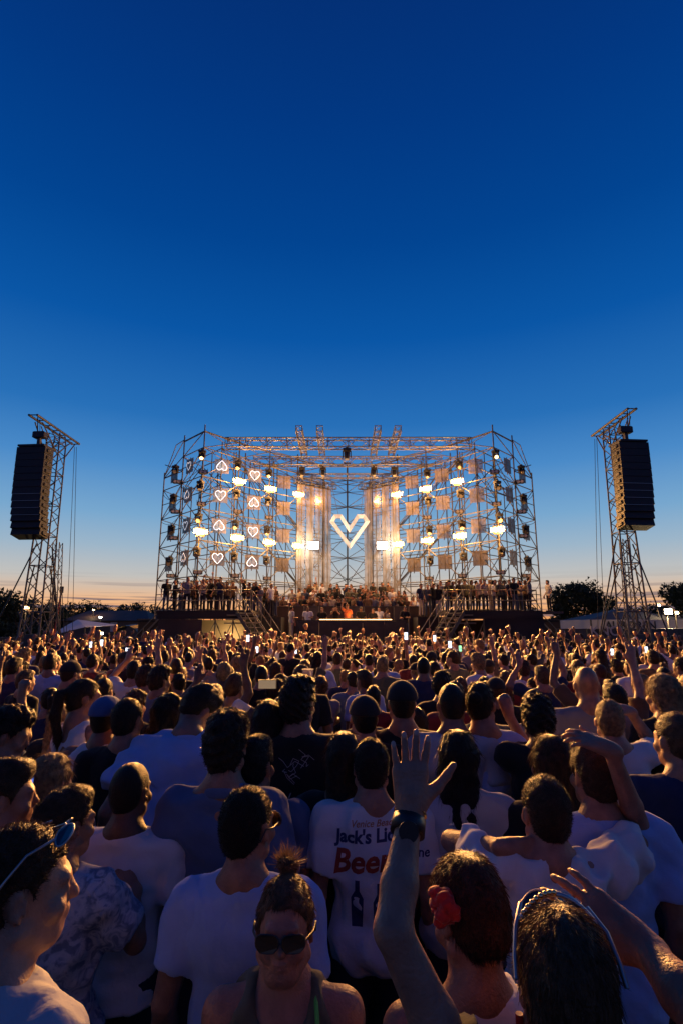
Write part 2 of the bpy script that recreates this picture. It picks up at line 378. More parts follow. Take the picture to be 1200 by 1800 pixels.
for k, x in enumerate((-2.95, -1.72, 1.75, 2.95)):
    box_truss(['short ladder truss lying across both long trusses, outermost on the neon heart side', 'short ladder truss lying across both long trusses, inner one on the neon heart side',
               'short ladder truss lying across both long trusses, inner one on the side without neon', 'short ladder truss lying across both long trusses, outermost on the side without neon'][k],
              SX(x, 30.5, 13.72), SX(x, 35.8, 13.66), .36, .5, group='short ladder trusses', rr=.028)
box_truss('dark horizontal truss low in front of the central mast top', SX(-3.1, 36.1, 12.35), SX(3.1, 36.1, 12.35), .3, .4, group='inner ring trusses', rr=.026)
box_truss('warm lit slanting inner truss above the gauze on the neon heart side', SX(-3.5, 35.1, 11.85), SX(-.9, 37.6, 11.95), .36, .36, group='inner ring trusses', rr=.028)
box_truss('warm lit slanting inner truss above the gauze on the plain panel side', SX(3.5, 35.1, 11.85), SX(.9, 37.6, 11.95), .36, .36, group='inner ring trusses', rr=.028)

# ---------------------------------------------------------------- moving heads
MH_Z = [11.7, 9.88, 8.0, 6.1]; ORD = ['top', 'second', 'third', 'bottom']
COLN = ['column nearest the gauze', 'second column from the gauze', 'third column from the gauze', 'column on the corner post', 'outermost column']
def moving_head(loc, label, rz=0, lit=False, tilt=0.5, s=1.0, group='moving head lamps on the scaffold'):
    w = empty('moving_head_lamp', loc, label, 'stage lamp', group)
    x, y, z = loc
    box('base', w, (x, y, z + .26 * s), (.38 * s, .3 * s, .14 * s), M['black'], rz, bev=.06)
    box('clamp', w, (x, y, z + .36 * s), (.1 * s, .12 * s, .1 * s), M['steel_dark'], rz)
    for e in (-1, 1): box('yoke_arm', w, (x + e * .19 * s * math.cos(rz), y + e * .19 * s * math.sin(rz), z + .03 * s), (.05 * s, .12 * s, .36 * s), M['black'], rz, bev=.1)
    d = Vector((0, -math.cos(tilt), -math.sin(tilt))); c = Vector((x, y, z - .04 * s))
    bar('head', w, c - d * .17 * s, c + d * .15 * s, .145 * s, M['black'], 12, .82)
    bar('head_ring', w, c + d * .15 * s, c + d * .19 * s, .125 * s, M['steel_dark'], 12)
    bar('lens', w, c + d * .19 * s, c + d * .20 * s, .105 * s, M['lamp_small'] if lit else M['glass_dark'], 12)
    return w
def side(sd): return 'neon heart side' if sd < 0 else 'plain panel side'
cols = [1, 2, 3, 4, 5]
for sd in (-1, 1):
    for ci, pi in enumerate(cols):
        if ci == 0: continue
        px, py = PLAN[pi]
        px_ = px if pi < 5 else px + .45; py_ = py if pi < 5 else py + .3
        for r_, z in enumerate(MH_Z):
            z2 = z - (0 if pi < 5 else .28)
            moving_head(SX(sd * px_, py_ - .28, z2), f'black moving head lamp, {ORD[r_]} one on the {COLN[ci]}, {side(sd)}', lit=(r_ == 0 and pi == 4), tilt=random.uniform(.3, 1.2), s=.98, rz=sd * .4)
for k, x in enumerate((-3.05, -1.65, 1.75, 3.1)):
    moving_head(SX(x, 34.9, 12.25), 'black moving head lamp under the lower long truss, ' + ['outer one, neon heart side', 'inner one, neon heart side', 'inner one, plain panel side', 'outer one, plain panel side'][k], tilt=1.3, s=1.05)
moving_head(SX(-.1, 31.4, 12.35), 'large black moving head lamp hanging alone under the middle of the highest truss', tilt=1.4, s=1.25)

# ---------------------------------------------------------------- flood lamps (rows 1 and 3 lit)
FL_Z = [10.72, 8.87, 7.28, 5.05]
def blinder(loc, label, lit, rz=0, s=1.0):
    w = empty('blinder_lamp', loc, label, 'blinder lamp', 'blinder lamps on the scaffold'); x, y, z = loc
    R_ = Matrix.Rotation(rz, 4, 'Z'); c = Vector(loc)
    box('housing', w, c, (.50 * s, .22 * s, .26 * s), M['black'], rz, bev=.08)
    for e in (-1, 1):
        box('bracket', w, c + R_ @ Vector((e * .27 * s, 0, .06 * s)), (.03, .06, .34 * s), M['steel_dark'], rz)
        bar('glass', w, c + R_ @ Vector((e * .115 * s, -.112 * s, 0)), c + R_ @ Vector((e * .115 * s, -.128 * s, 0)), (  .125 if lit else .10) * s, M['lamp_lit'] if lit else M['glass_dark'], 14)  # lit glass drawn wider to imitate bloom
    if lit:
        for dx, dz, sx_, sz_, rx_, rz_ in ((0, .20, .48, .17, -50, 0), (0, -.20, .48, .17, 50, 0), (-.33, 0, .17, .26, 0, 50), (.33, 0, .17, .26, 0, -50)):
            m_ = Matrix.Translation(c) @ R_ @ Matrix.Translation((dx * s, -.15 * s, dz * s)) @ Matrix.Rotation(RAD(rz_), 4, 'Z') @ Matrix.Rotation(RAD(rx_), 4, 'X') @ Matrix.Diagonal((sx_ * s, .012, sz_ * s, 1))
            part('halo_flap', box_mesh(M['flap']), None, w, m_)  # flaps added round lit lamps to catch their light as a halo
    return w
for sd in (-1, 1):
    for ci, pi in enumerate(cols):
        px, py = PLAN[pi]
        if pi == 5: px += .45; py += .3
        for r_, z in enumerate(FL_Z):
            if sd > 0: z = z + (.12 if r_ == 2 else 0)
            lit = (r_ == 0 and pi in (1, 2, 3)) or (r_ == 2 and pi in (1, 2, 3, 4))
            if ci == 0 and not lit: continue
            loc = SX(sd * px * .985, py - .34, z)
            rz = -sd * .45 if lit else -sd * .25
            blinder(loc, f'{"glowing" if lit else "unlit"} twin blinder, {ORD[r_]} one on the {COLN[ci]}, {side(sd)}', lit, rz, 1.0 if lit else .9)
            if lit:
                k = {4: 1.25, 3: 1.1, 2: .9, 1: .75}[pi]
                lamp('blinder_beam', loc + Vector((0, -.2, 0)), P_CROWD * k, size=.14, typ='SPOT', aim=(XC - sd * 1, 0, 3.2), angle=88, blend=.9)
                lamp('blinder_spill', loc + Vector((0, -.45, -.05)), P_NEAR * k, size=.1)
    # small warm lamp near the middle and cool square floods at the foot of the gauze
    w = blinder(SX(sd * 1.95, 36.2, 10.55), f'small amber blinder seen through the gauze, {side(sd)}', True, 0, .45)
    lamp('blinder_spill', SX(sd * 1.95, 35.7, 10.55), 110, size=.08)
    w = empty('square_floodlight', SX(sd * 2.25, 35.3, 7.4), f'white hot square floodlight low in front of the gauze, {side(sd)}', 'floodlight', 'square floodlights by the gauze')
    box('housing', w, SX(sd * 2.25, 35.4, 7.4), (.74, .12, .56), M['black'])
    for i in range(3):
        for j in range(2):
            box('led_cell', w, SX(sd * 2.25 + (i - 1) * .235, 35.33, 7.4 + (j - .5) * .26), (.2, .03, .21), M['lamp_cool'])
    lamp('flood_spill', SX(sd * 2.25, 34.5, 7.4), 260, color=(1, .82, .58), size=.25)

# ---------------------------------------------------------------- mesh panels and neon hearts
PZ = [11.42, 9.66, 7.85, 5.98]
HEART = [(0, -.30), (.13, -.16), (.24, -.02), (.27, .10), (.22, .20), (.13, .235), (.04, .19), (0, .11), (-.04, .19), (-.13, .235), (-.22, .20), (-.27, .10), (-.24, -.02), (-.13, -.16)]
CN = ['innermost bay', 'second bay from the gauze', 'bay beside the corner post', 'bay round the corner', 'outermost bay']
bays = [(2, 1), (3, 2), (4, 3), (5, 4), (6, 5)]
def lerp(a, b_, t): return a + (b_ - a) * t
for sd in (-1, 1):
    for bi, (i0, i1) in enumerate(bays):
        a, b_ = PLAN[i0], PLAN[i1]; f = .5 if bi < 4 else .72
        cx, cy = lerp(a[0], b_[0], f), lerp(a[1], b_[1], f)
        tang = Vector((sd * (b_[0] - a[0]), b_[1] - a[1], 0)).normalized()
        if bi >= 3: tang = Vector((tang.x, tang.y, 0))
        if tang.x < 0: tang = -tang
        nrm = Vector((tang.y, -tang.x, 0))
        if nrm.y > 0: nrm = -nrm
        rz = math.atan2(tang.y, tang.x) * (.35 if bi < 3 else 1)
        tang = Vector((math.cos(rz), math.sin(rz), 0)); nrm = Vector((math.sin(rz), -math.cos(rz), 0))
        for r_, z in enumerate(PZ):
            if bi == 4: z = z - .2
            c = SX(sd * cx, cy, z) + nrm * .18
            w = empty('mesh_panel', c, f'square mesh panel, {ORD[r_]} one in the {CN[bi]}, {side(sd)}', 'mesh panel', 'square mesh panels on the scaffold')
            for e in (-1, 1):
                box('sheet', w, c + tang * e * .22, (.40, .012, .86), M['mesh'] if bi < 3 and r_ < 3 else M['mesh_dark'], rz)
            bar('hanger', w, c - Vector((0, 0, .52)) + nrm * -.03, c + Vector((0, 0, .52)) + nrm * -.03, .028, M['steel_dark'])
            for e in (-.3, .3): bar('cross_bar', w, c + Vector((0, 0, e)) - tang * .42 + nrm * -.02, c + Vector((0, 0, e)) + tang * .42 + nrm * -.02, .012, M['steel_dark'])
            if sd < 0 and bi in (1, 2, 3):
                inv = ((r_ + (0 if bi == 2 else 1)) % 2 == 0)
                s = 1.12 if bi < 3 else .95
                hp = [c + nrm * .07 + tang * (hx * s) + Vector((0, 0, (-hy if inv else hy) * s)) for hx, hy in HEART]
                bright = bi < 3
                h = tag(tube_path('heart_neon', None, hp, .017 if bright else .012, M['neon'] if bright else M['neon_dim'], 6, True),
                        f'{"bright" if bright else "faint"} {"upside-down" if inv else "upright"} heart outline neon, {ORD[r_]} one in the {CN[bi]}', 'neon sign', 'heart shaped neon signs')
                if bright: lamp('neon_glow', c + nrm * .3, 10, (.85, .9, 1), .2)

# ---------------------------------------------------------------- hanging gauze
for sd in (-1, 1):
    w = empty('gauze_curtain', SX(sd * 3.3, 34.9, 5), f'tall translucent gauze curtain in strips, {side(sd)}', 'gauze curtain', 'gauze curtains beside the heart')
    p0 = Vector((XC + sd * 3.35, 34.75, 0)); p1 = Vector((XC + sd * 1.1, 36.6, 0)); n = 4
    for i in range(n):
        a = lerp(p0, p1, i / n + .012); b_ = lerp(p0, p1, (i + 1) / n - .012); nn = (b_ - a).cross(Vector((0, 0, 1))).normalized()
        V = []; F = []; K = 9; J = 14
        for j in range(J + 1):
            z = lerp(3.4, 11.45, j / J)
            for k in range(K + 1):
                V.append(lerp(a, b_, k / K) + nn * (.012 * math.sin(k * 2.1 + i + .3 * math.sin(j)) + .02 * math.sin(j * .9 + k)) + Vector((0, 0, z)))
        for j in range(J):
            for k in range(K):
                q = j * (K + 1) + k; F.append((q, q + 1, q + K + 2, q + K + 1))
        pyd('strip', V, F, M['gauze'] if i % 2 == 0 else M['gauze_dense'], w, True)
    for i in range(n):
        a = lerp(p0, p1, (i + .55) / n); bar('pole', w, a + Vector((0, .12, 2.6)), a + Vector((0, .12, 11.6)), .04, M['steel_dark'])
    for z in (11.5, 10.2, 8.9, 7.6, 6.3, 5.0): bar('batten', w, p0 + Vector((0, .18, z)), p1 + Vector((0, .18, z)), .022, M['steel_dark'])

# ---------------------------------------------------------------- the white heart frame
hc = PY(614, 934, 35.6); s = hc.y / FP * .97
w = empty('heart_sculpture', hc, 'large hollow angular white heart frame glowing in the middle of the stage', 'heart sculpture')
outer = [(-28, 31), (-14, 31), (0, 9), (14, 31), (28, 31), (37, 18), (1, -33), (-36, 18)]
inner = [(-25, 24.5), (-17, 24.5), (0, -2.5), (17, 24.5), (25, 24.5), (29, 17.5), (1, -22.5), (-28, 17.5)]
k = len(outer)
for i in range(k):
    j = (i + 1) % k; pts = [outer[i], outer[j], inner[j], inner[i]]
    fr = [hc + Vector((x * s, -.16, z * s)) for x, z in pts]; bk = [hc + Vector((x * s, .16, z * s)) for x, z in pts]
    pyd('frame_segment', fr + bk, [(0, 1, 2, 3), (7, 6, 5, 4), (0, 4, 5, 1), (3, 2, 6, 7), (1, 5, 6, 2), (0, 3, 7, 4)], M['heart'] if i % 2 else M['heart_in'], w)
    ii = inner[i]; ij = inner[j]
for e in (-1, 1): bar('wire', w, hc + Vector((e * 20 * s, 0, 31 * s)), SX(e * 1.2, 36.0, 12.2), .012, M['steel_dark'])
lamp('heart_fill', hc + Vector((0, -.9, .3)), 5, (1, .95, .9), .4)  # fill lamp added before the frame to brighten it

# ---------------------------------------------------------------- platforms
def railing(label, pts, h=1.05, posts=1.3, group='steel guard railings', skip=()):
    w = empty('guard_railing', pts[0], label, 'railing', group)
    for i in range(len(pts) - 1):
        a, b_ = Vector(pts[i]), Vector(pts[i + 1]); n = max(1, round((b_ - a).length / posts))
        for z in (h, h * .5): bar('rail', w, a + Vector((0, 0, z)), b_ + Vector((0, 0, z)), .024, M['steel'])
        for j in range(n + 1):
            p = lerp(a, b_, j / n); bar('post', w, p, p + Vector((0, 0, h)), .024, M['steel'])
    return w
def stairs(label, top, bot, width, n, wdir, group):
    top = Vector(top); bot = Vector(bot); wd = Vector(wdir).normalized() * width
    w = empty('staircase', bot, label, 'staircase', group)
    for i in range(n):
        p = lerp(bot, top, (i + .5) / n); run = (top - bot); run.z = 0; run.normalize()
        V = [p - run * .14, p + run * .14, p + run * .14 + wd, p - run * .14 + wd]; V += [v - Vector((0, 0, .05)) for v in V]
        pyd('tread', V, [(0, 1, 2, 3), (7, 6, 5, 4), (0, 4, 5, 1), (1, 5, 6, 2), (2, 6, 7, 3), (3, 7, 4, 0)], M['steel'], w)
    for o_ in (Vector((0, 0, 0)), wd):
        a, b_ = bot + o_, top + o_
        V = [a + Vector((0, 0, .05)), b_ + Vector((0, 0, .05)), b_ - Vector((0, 0, .22)), a - Vector((0, 0, .22))]
        pyd('stringer', V, [(0, 1, 2, 3)], M['steel_dark'], w, solid=.04)
        for z in (1.0, .55): bar('handrail', w, a + Vector((0, 0, z)), b_ + Vector((0, 0, z)), .024, M['steel'])
        for j in range(4):
            p = lerp(a, b_, j / 3); bar('post', w, p, p + Vector((0, 0, 1.0)), .022, M['steel'])
    return w
DZ = 2.95
for sd in (-1, 1):
    S_ = side(sd)
    w = empty('side_platform', SX(sd * 7.4, 28, 0), f'raised side platform with dark skirting below the scaffold, {S_}', 'stage platform', 'raised side platforms')
    for i in range(4):
        box('deck_board', w, SX(sd * (5.4 + 1.2 * i + .05), 30, DZ - .08), (1.17, 4.2, .14), M['deck'], bev=0)
    box('fascia', w, SX(sd * 7.3, 27.86, DZ - .2), (4.9, .06, .42), M['skirt'])
    for i in range(6): bar('leg', w, SX(sd * (5.0 + .9 * i), 27.95, 0), SX(sd * (5.0 + .9 * i), 27.95, DZ - .2), .04, M['steel'])
    for i in range(5):
        bar('cross_brace', w, SX(sd * (5.0 + .9 * i), 27.95, .5), SX(sd * (5.9 + .9 * i), 27.95, DZ - .5), .025, M['steel'])
        bar('cross_brace', w, SX(sd * (5.9 + .9 * i), 27.98, .5), SX(sd * (5.0 + .9 * i), 27.98, DZ - .5), .022, M['steel'])
    if sd < 0:
        box('skirt_panel', w, SX(-8.55, 27.9, 1.3), (2.2, .05, 2.45), M['ply']); box('skirt_panel', w, SX(-6.2, 29.4, 1.3), (3.6, .05, 2.4), M['lit_cloth'])
        lamp('under_stage_lamp', SX(-6.2, 28.6, 1.6), 60, (1, .68, .3), .2)
    else:
        box('skirt_panel', w, SX(8.3, 27.9, 1.3), (3.0, .05, 2.5), M['skirt']); box('skirt_panel', w, SX(5.9, 29.4, 1.3), (2.4, .05, 2.4), M['skirt'])
    for i in range(3): box('apron_step', w, SX(sd * (5.35), 27.7 - .28 * i, DZ - .22 - .2 * i), (1.6, .3, .06), M['steel'])
    railing(f'steel guard railing along the front of the side platform, {S_}', [SX(sd * 9.55, 31.8, DZ), SX(sd * 9.55, 28.0, DZ), SX(sd * 6.2, 28.0, DZ), SX(sd * 4.7, 27.6, DZ)] if sd > 0 else
            [SX(-9.3, 31.8, DZ), SX(-9.3, 28.0, DZ), SX(-6.1, 28.0, DZ), SX(-5.0, 27.7, DZ)], group='steel guard railings')
    stairs(f'steel front staircase from the side platform to the pit, {S_}', SX(sd * 4.9, 27.6, DZ), SX(sd * 3.3, 26.4, .9), 1.1, 9, (sd * .55, -.8, 0), 'front staircases of the stage')
    stairs(f'steel outer staircase at the far end of the platform, {S_}', SX(sd * 9.7, 30.6, DZ), SX(sd * 12.2, 30.6, .15), 1.0, 14, (0, 1, 0), 'outer staircases of the stage')
    w = empty('dark_side_box', SX(sd * 11.2, 31.7, 0), f'low black curtained store behind the outer staircase, {S_}', 'side store', 'black curtained side stores')
    box('wall', w, SX(sd * 10.8, 32.4, 1.25), (2.6, 1.2, 2.5), M['skirt']); box('roof', w, SX(sd * 10.8, 32.4, 2.55), (2.8, 1.3, .08), M['black'])
# stepped balcony in the middle
w = empty('stage_balcony', SX(0, 32, 0), 'stepped balcony full of guests behind the performer with brown front panels', 'stage balcony')
for i, (y, z, hw) in enumerate(((32.0, 2.2, 4.9), (33.6, 2.72, 3.9), (35.2, 3.2, 2.9))):
    box('tier', w, SX(0, y + .3, z - .3), (hw * 2, 1.55, .6), M['deck'])
for i in range(12):
    x = -4.68 + i * .85
    box('front_panel', w, SX(x, 31.35, 2.25), (.80, .05, 2.0), M['ply'] if i % 3 else M['deck'])
box('top_rail', w, SX(0, 31.33, 3.28), (10.2, .08, .06), M['steel_dark'])
for i in range(13): bar('post', w, SX(-5.1 + i * .85, 31.3, .6), SX(-5.1 + i * .85, 31.3, 3.3), .03, M['steel'])
w = empty('stage_floor', SX(0, 28, 0), 'black stage floor behind the performer booth', 'stage floor')
box('floor_slab', w, SX(0, 29.6, 1.35), (7.8, 3.2, .3), M['deck']); box('front_skirt', w, SX(0, 27.95, .75), (7.6, .06, 1.5), M['skirt'])
# booth
w = empty('performer_booth', SX(.1, 28.3, 1.5), 'long black booth with a strip of glowing light along its top', 'booth')
for i in range(5): box('front_panel', w, SX(-2.1 + i * 1.1, 28.05, 1.93), (1.07, .06, .98), M['black'])
box('table_top', w, SX(.1, 28.5, 2.46), (5.6, .95, .07), M['black'])
for e in (-1, 1): box('side_panel', w, SX(.1 + e * 2.78, 28.5, 1.95), (.05, .9, .95), M['black'])
box('light_strip', w, SX(-.55, 28.35, 2.52), (2.0, .03, .03), M['lamp_small']); box('light_strip', w, SX(1.3, 28.35, 2.52), (1.7, .03, .03), M['lamp_small'])
lamp('booth_glow', SX(0, 28.9, 2.75), 28, (1, .5, .18), .5); lamp('booth_glow', SX(1.2, 28.9, 2.75), 20, (1, .5, .18), .5)
w = empty('turntable_deck', SX(-.1, 28.5, 2.5), 'dark mixing console in front of the orange shirted performer', 'mixing console')
box('body', w, SX(-.1, 28.6, 2.54), (.9, .4, .09), M['black'], bev=.02)
for e in (-1, 1): bar('platter', w, SX(-.1 + e * .28, 28.6, 2.585), SX(-.1 + e * .28, 28.6, 2.61), .15, M['steel_dark'], 16)
for i in range(5): bar('knob', w, SX(-.2 + i * .05, 28.5, 2.585), SX(-.2 + i * .05, 28.5, 2.62), .012, M['silver'])

# ---------------------------------------------------------------- loudspeaker towers
def lattice(w, a, b_, wa, wb, bays, r=.03, m=None, dup=True):
    a = Vector(a); b_ = Vector(b_); m = m or M['steel']; cor = [(-1, -1), (1, -1), (1, 1), (-1, 1)]
    def P_(t, c): p = lerp(a, b_, t); wdt = lerp(wa, wb, t) / 2; return p + Vector((c[0] * wdt, c[1] * wdt, 0))
    for c in cor: bar('chord', w, P_(0, c), P_(1, c), r, m)
    for i in range(bays):
        for j in range(4):
            c, c2 = cor[j], cor[(j + 1) % 4]
            if i % 2: c, c2 = c2, c
            bar('lacing', w, P_(i / bays, c), P_((i + 1) / bays, c2), r * .55, m)
            if i % 3 == 0: bar('batten', w, P_(i / bays, c), P_(i / bays, c2), r * .6, m)
def pa_tower(sd, bx, my, jf, jr, ax, atop, n, label):
    w = empty('speaker_tower', (bx, my, 0), label + ' lattice mast carrying a hanging loudspeaker column', 'speaker tower', 'lattice speaker towers')
    lattice(w, (bx, my, 2.8), (bx, my, 6.2), .84, .68, 5, .038); lattice(w, (bx, my, 6.2), (bx, my, 10.6), .68, .60, 9, .035)
    for cx_, cy_ in ((-1, -1), (1, -1), (1, 1), (-1, 1)):     # splayed feet
        a = Vector((bx + cx_ * .42, my + cy_ * .42, 2.8)); f = Vector((bx + cx_ * .50, my + cy_ * .54, .08))
        bar('chord', w, f, a, .045); box('foot_plate', w, f - Vector((0, 0, .05)), (.4, .4, .06), M['steel_dark'])
    for z0, z1, g in ((.1, 1.4, .9), (1.4, 2.8, .6)):
        for e in (-1, 1):
            bar('brace', w, (bx - .52, my + e * .58, z0), (bx + .55, my + e * .5, z1), .025); bar('brace', w, (bx + .52, my + e * .58, z0), (bx - .55, my + e * .5, z1), .025)
            bar('brace', w, (bx + e * .54, my - .58, z0), (bx + e * .55, my + .5, z1), .025); bar('brace', w, (bx + e * .54, my + .58, z0), (bx + e * .55, my - .5, z1), .025)
    # secondary post beside the mast
    lattice(w, (bx + sd * -.1 + .42, my + .9, .1), (bx + .3, my + .55, 6.0), .34, .3, 12, .022)
    # jib
    f = Vector((bx, jf, 11.15)); r_ = Vector((bx, jr, 11.15))
    for e in (-.18, .18): bar('jib_beam', w, f + Vector((e, 0, .1)), r_ + Vector((e, 0, .1)), .055)
    for i in range(7):
        p = lerp(f, r_, i / 6); bar('jib_tie', w, p + Vector((-.18, 0, .1)), p + Vector((.18, 0, .1)), .025)
    for e in (-.28, .28):
        bar('knee_brace', w, (bx + e, my - .3, 10.0), (bx + e * .6, jf + .5, 11.1), .03); bar('knee_brace', w, (bx + e, my + .3, 10.0), (bx + e * .6, jr - .4, 11.1), .03)
        bar('knee_brace', w, (bx + e, my - .3, 10.6), (bx + e * .6, my - 1.1, 11.1), .025); bar('knee_brace', w, (bx + e, my + .3, 10.6), (bx + e * .6, my + 1.1, 11.1), .025)
    lattice(w, (bx, my, 10.6), (bx, my, 11.1), .62, .5, 2, .03)
    for e in (-.05, .05): bar('rear_cable', w, (bx + e, jr, 11.1), (bx + e * 3 - sd * .55, jr + .3, 1.2), .012, M['black'])
    for dx, dy, z in ((-2.0, -.6, 5.9), (-1.4, .9, 4.9), (1.5, -.5, 5.7), (1.1, .8, 4.8)):
        bar('guy_strut', w, (bx + math.copysign(.35, dx), my, z), (bx + dx * 1.1, my + dy, .1), .03, M['black'])
    box('motor_box', w, (bx + sd * -.2, my - .5, 1.6), (.5, .4, .5), M['steel_dark'])
    # array
    g = empty('loudspeaker_column', (ax, jf + .2, atop), label.replace('tall', 'black curved') + ' column of stacked loudspeaker boxes hanging from its mast', 'loudspeaker', 'hanging loudspeaker columns')
    rz = RAD(-5) * sd * -1
    R_ = Matrix.Rotation(rz, 4, 'Z'); y = jf + .25; z = atop; th = 0.0; hh = .30
    org = Vector((ax, y, 0)); pp = Vector((0, 0, z))
    for i in range(n):
        th = RAD(.4 * i if i < 7 else 2.8 + 1.7 * (i - 6))
        d = Vector((0, math.sin(th), -math.cos(th))); c = pp + d * hh / 2; pp = pp + d * hh
        c2 = org + (R_ @ c)
        box('cabinet', g, c2, (1.30, .62, hh - .012), M['grille'], rz, -th, bev=.012)
        for e in (-1, 1):
            q = org + R_ @ (c + Vector((e * .67, .02, 0))); box('side_handle', g, q, (.05, .34, hh * .5), M['grille'], rz, -th, bev=.1)
        if n - 7 <= i <= n - 4: box('gap_strip', g, org + R_ @ (c + Vector((0, -.318 , -hh / 2 + .012))), (1.26, .006, .014), M['silver'], rz, -th)
    box('rigging_frame', g, org + R_ @ Vector((0, .1, atop + .06)), (1.2, .9, .08), M['black'], rz)
    box('chain_motor', g, org + R_ @ Vector((sd * -.12, 0, atop + .62)), (.55, .3, .3), M['black'], rz, bev=.1)
    box('motor_hook', g, org + R_ @ Vector((sd * -.12, 0, atop + .33)), (.14, .12, .3), M['steel_dark'], rz)
    bar('chain', g, org + Vector((0, 0, atop + .7)), (ax, jf + .12, 11.2), .022, M['black']); bar('chain', g, org + Vector((.1, 0, atop + .7)), (ax + .1, jf + .12, 11.2), .012, M['black'])
    return w
pa_tower(-1, -13.5, 24.4, 22.3, 26.2, -13.35, 9.78, 13, 'tall left')
pa_tower(1, 12.35, 23.4, 21.6, 25.0, 12.2, 9.75, 12, 'tall right')

# ---------------------------------------------------------------- barriers, tents, trees beyond
def fence(label, x0, x1, y, h, n, group, m):
    w = empty('barrier_fence', (x0, y, 0), label, 'fence', group)
    for i in range(n):
        a = lerp(x0, x1, (i + .5) / n); box('panel', w, (a, y, h / 2), (abs(x1 - x0) / n - .03, .05, h), m)
    for i in range(n + 1): bar('post', w, (lerp(x0, x1, i / n), y + .06, 0), (lerp(x0, x1, i / n), y + .06, h + .06), .03, M['steel_dark'])
    bar('top_rail', w, (x0, y, h + .02), (x1, y, h + .02), .03, M['steel_dark'])
fence('brown banner fence under the left speaker tower', -22, -9.3, 27.0, 1.62, 9, 'banner fences', M['banner'])
fence('brown banner fence under the right speaker tower', 11.2, 24, 26.6, 1.62, 9, 'banner fences', M['banner'])
fence('pale mesh fence standing behind the right speaker tower', 12.0, 24, 31.0, 2.0, 7, 'site fences', M['steel_dark'])
def text_mesh(txt, size, ext=.0, shear=0.0, bold=0.0):
    cu = bpy.data.curves.new('lettering', 'FONT'); cu.body = txt; cu.size = size; cu.extrude = ext; cu.shear = shear; cu.align_x = 'CENTER'; cu.align_y = 'CENTER'; cu.offset = bold
    cu.resolution_u = 3
    o = bpy.data.objects.new('tmp', cu); COL.objects.link(o); dg = bpy.context.evaluated_depsgraph_get(); dg.update()
    me = bpy.data.meshes.new_from_object(o.evaluated_get(dg)); bpy.data.objects.remove(o); bpy.data.curves.remove(cu); return me
def sign(txt, loc, size, m, label, name='banner_lettering'):
    me = text_mesh(txt, size, .02, bold=.012 * size); me.materials.clear(); me.materials.append(m)
    o = part(name, me, m, None, Matrix.Translation(loc) @ Matrix.Rotation(RAD(90), 4, 'X')); tag(o, label, 'lettering', None); return o
sign('KNO', PY(1063, 1110, 30.9), .75, M['white_wall'], 'pale capital letters KNO on the fence by the right speaker tower')
sign('TUGO', PY(36, 1137, 26.9), .62, M['white_wall'], 'pale worn capital letters on the banner under the left speaker tower')
sign('ONUS', PY(133, 1140, 26.9), .62, M['white_wall'], 'pale worn capital letters on the banner under the pale canopy tent')

# canopy tent on the left
w = empty('canopy_tent', PY(135, 1110, 34), 'low pale blue white canopy tent with a peaked roof left of the stage', 'tent')
pk = PY(137, 1089, 34); le = PY(88, 1117, 31.5); re2 = PY(208, 1099, 34); bk = PY(120, 1098, 40); fr = PY(150, 1102, 30.5)
b2 = PY(200, 1097, 40)
def fac(name, vs, m): pyd(name, vs, [tuple(range(len(vs)))], m, w, solid=.02)
fac('roof_panel', [le, fr, pk], M['white_cloth']); fac('roof_panel', [fr, re2, pk], M['white_cloth']); fac('roof_panel', [re2, b2, pk], M['white_cloth']); fac('roof_panel', [b2, bk, pk], M['white_cloth']); fac('roof_panel', [bk, le, pk], M['white_cloth'])
for p in (le, fr, re2, bk): bar('pole', w, (p.x, p.y, 0), p, .04, M['steel_dark'])
p = PY(222, 1110, 33); w = empty('striped_awning', (p.x, p.y, 0), 'small striped yellow and black awning beside the left outer staircase', 'awning')
for i in range(7):
    a0 = RAD(25 * i); a1 = RAD(25 * i + 24)
    pyd('stripe', [(p.x + .75 * math.cos(a0), p.y, 1.5 + .7 * math.sin(a0)), (p.x + .75 * math.cos(a1), p.y, 1.5 + .7 * math.sin(a1)), (p.x + .75 * math.cos(a1), p.y + 1.5, 1.6 + .7 * math.sin(a1)), (p.x + .75 * math.cos(a0), p.y + 1.5, 1.6 + .7 * math.sin(a0))],
        [(0, 1, 2, 3)], M['yellow'] if i % 2 == 0 else M['black'], w, solid=.02)
for e in (-.7, .7): bar('pole', w, (p.x + e, p.y, 0), (p.x + e, p.y, 1.6), .03, M['steel_dark'])
p = PY(92, 1116, 30); w = empty('red_pole_jack', (p.x, p.y, 0), 'thin red adjustable prop leaning beside the left speaker tower', 'prop')
bar('tube', w, (p.x, p.y, 0), (p.x + .25, p.y, 4.0), .05, M['red_paint']); bar('cable', w, (p.x + .3, p.y, 4.0), (p.x + .9, p.y, .2), .02, M['black']); box('hook_block', w, (p.x + .27, p.y, 4.15), (.14, .14, .35), M['black'])
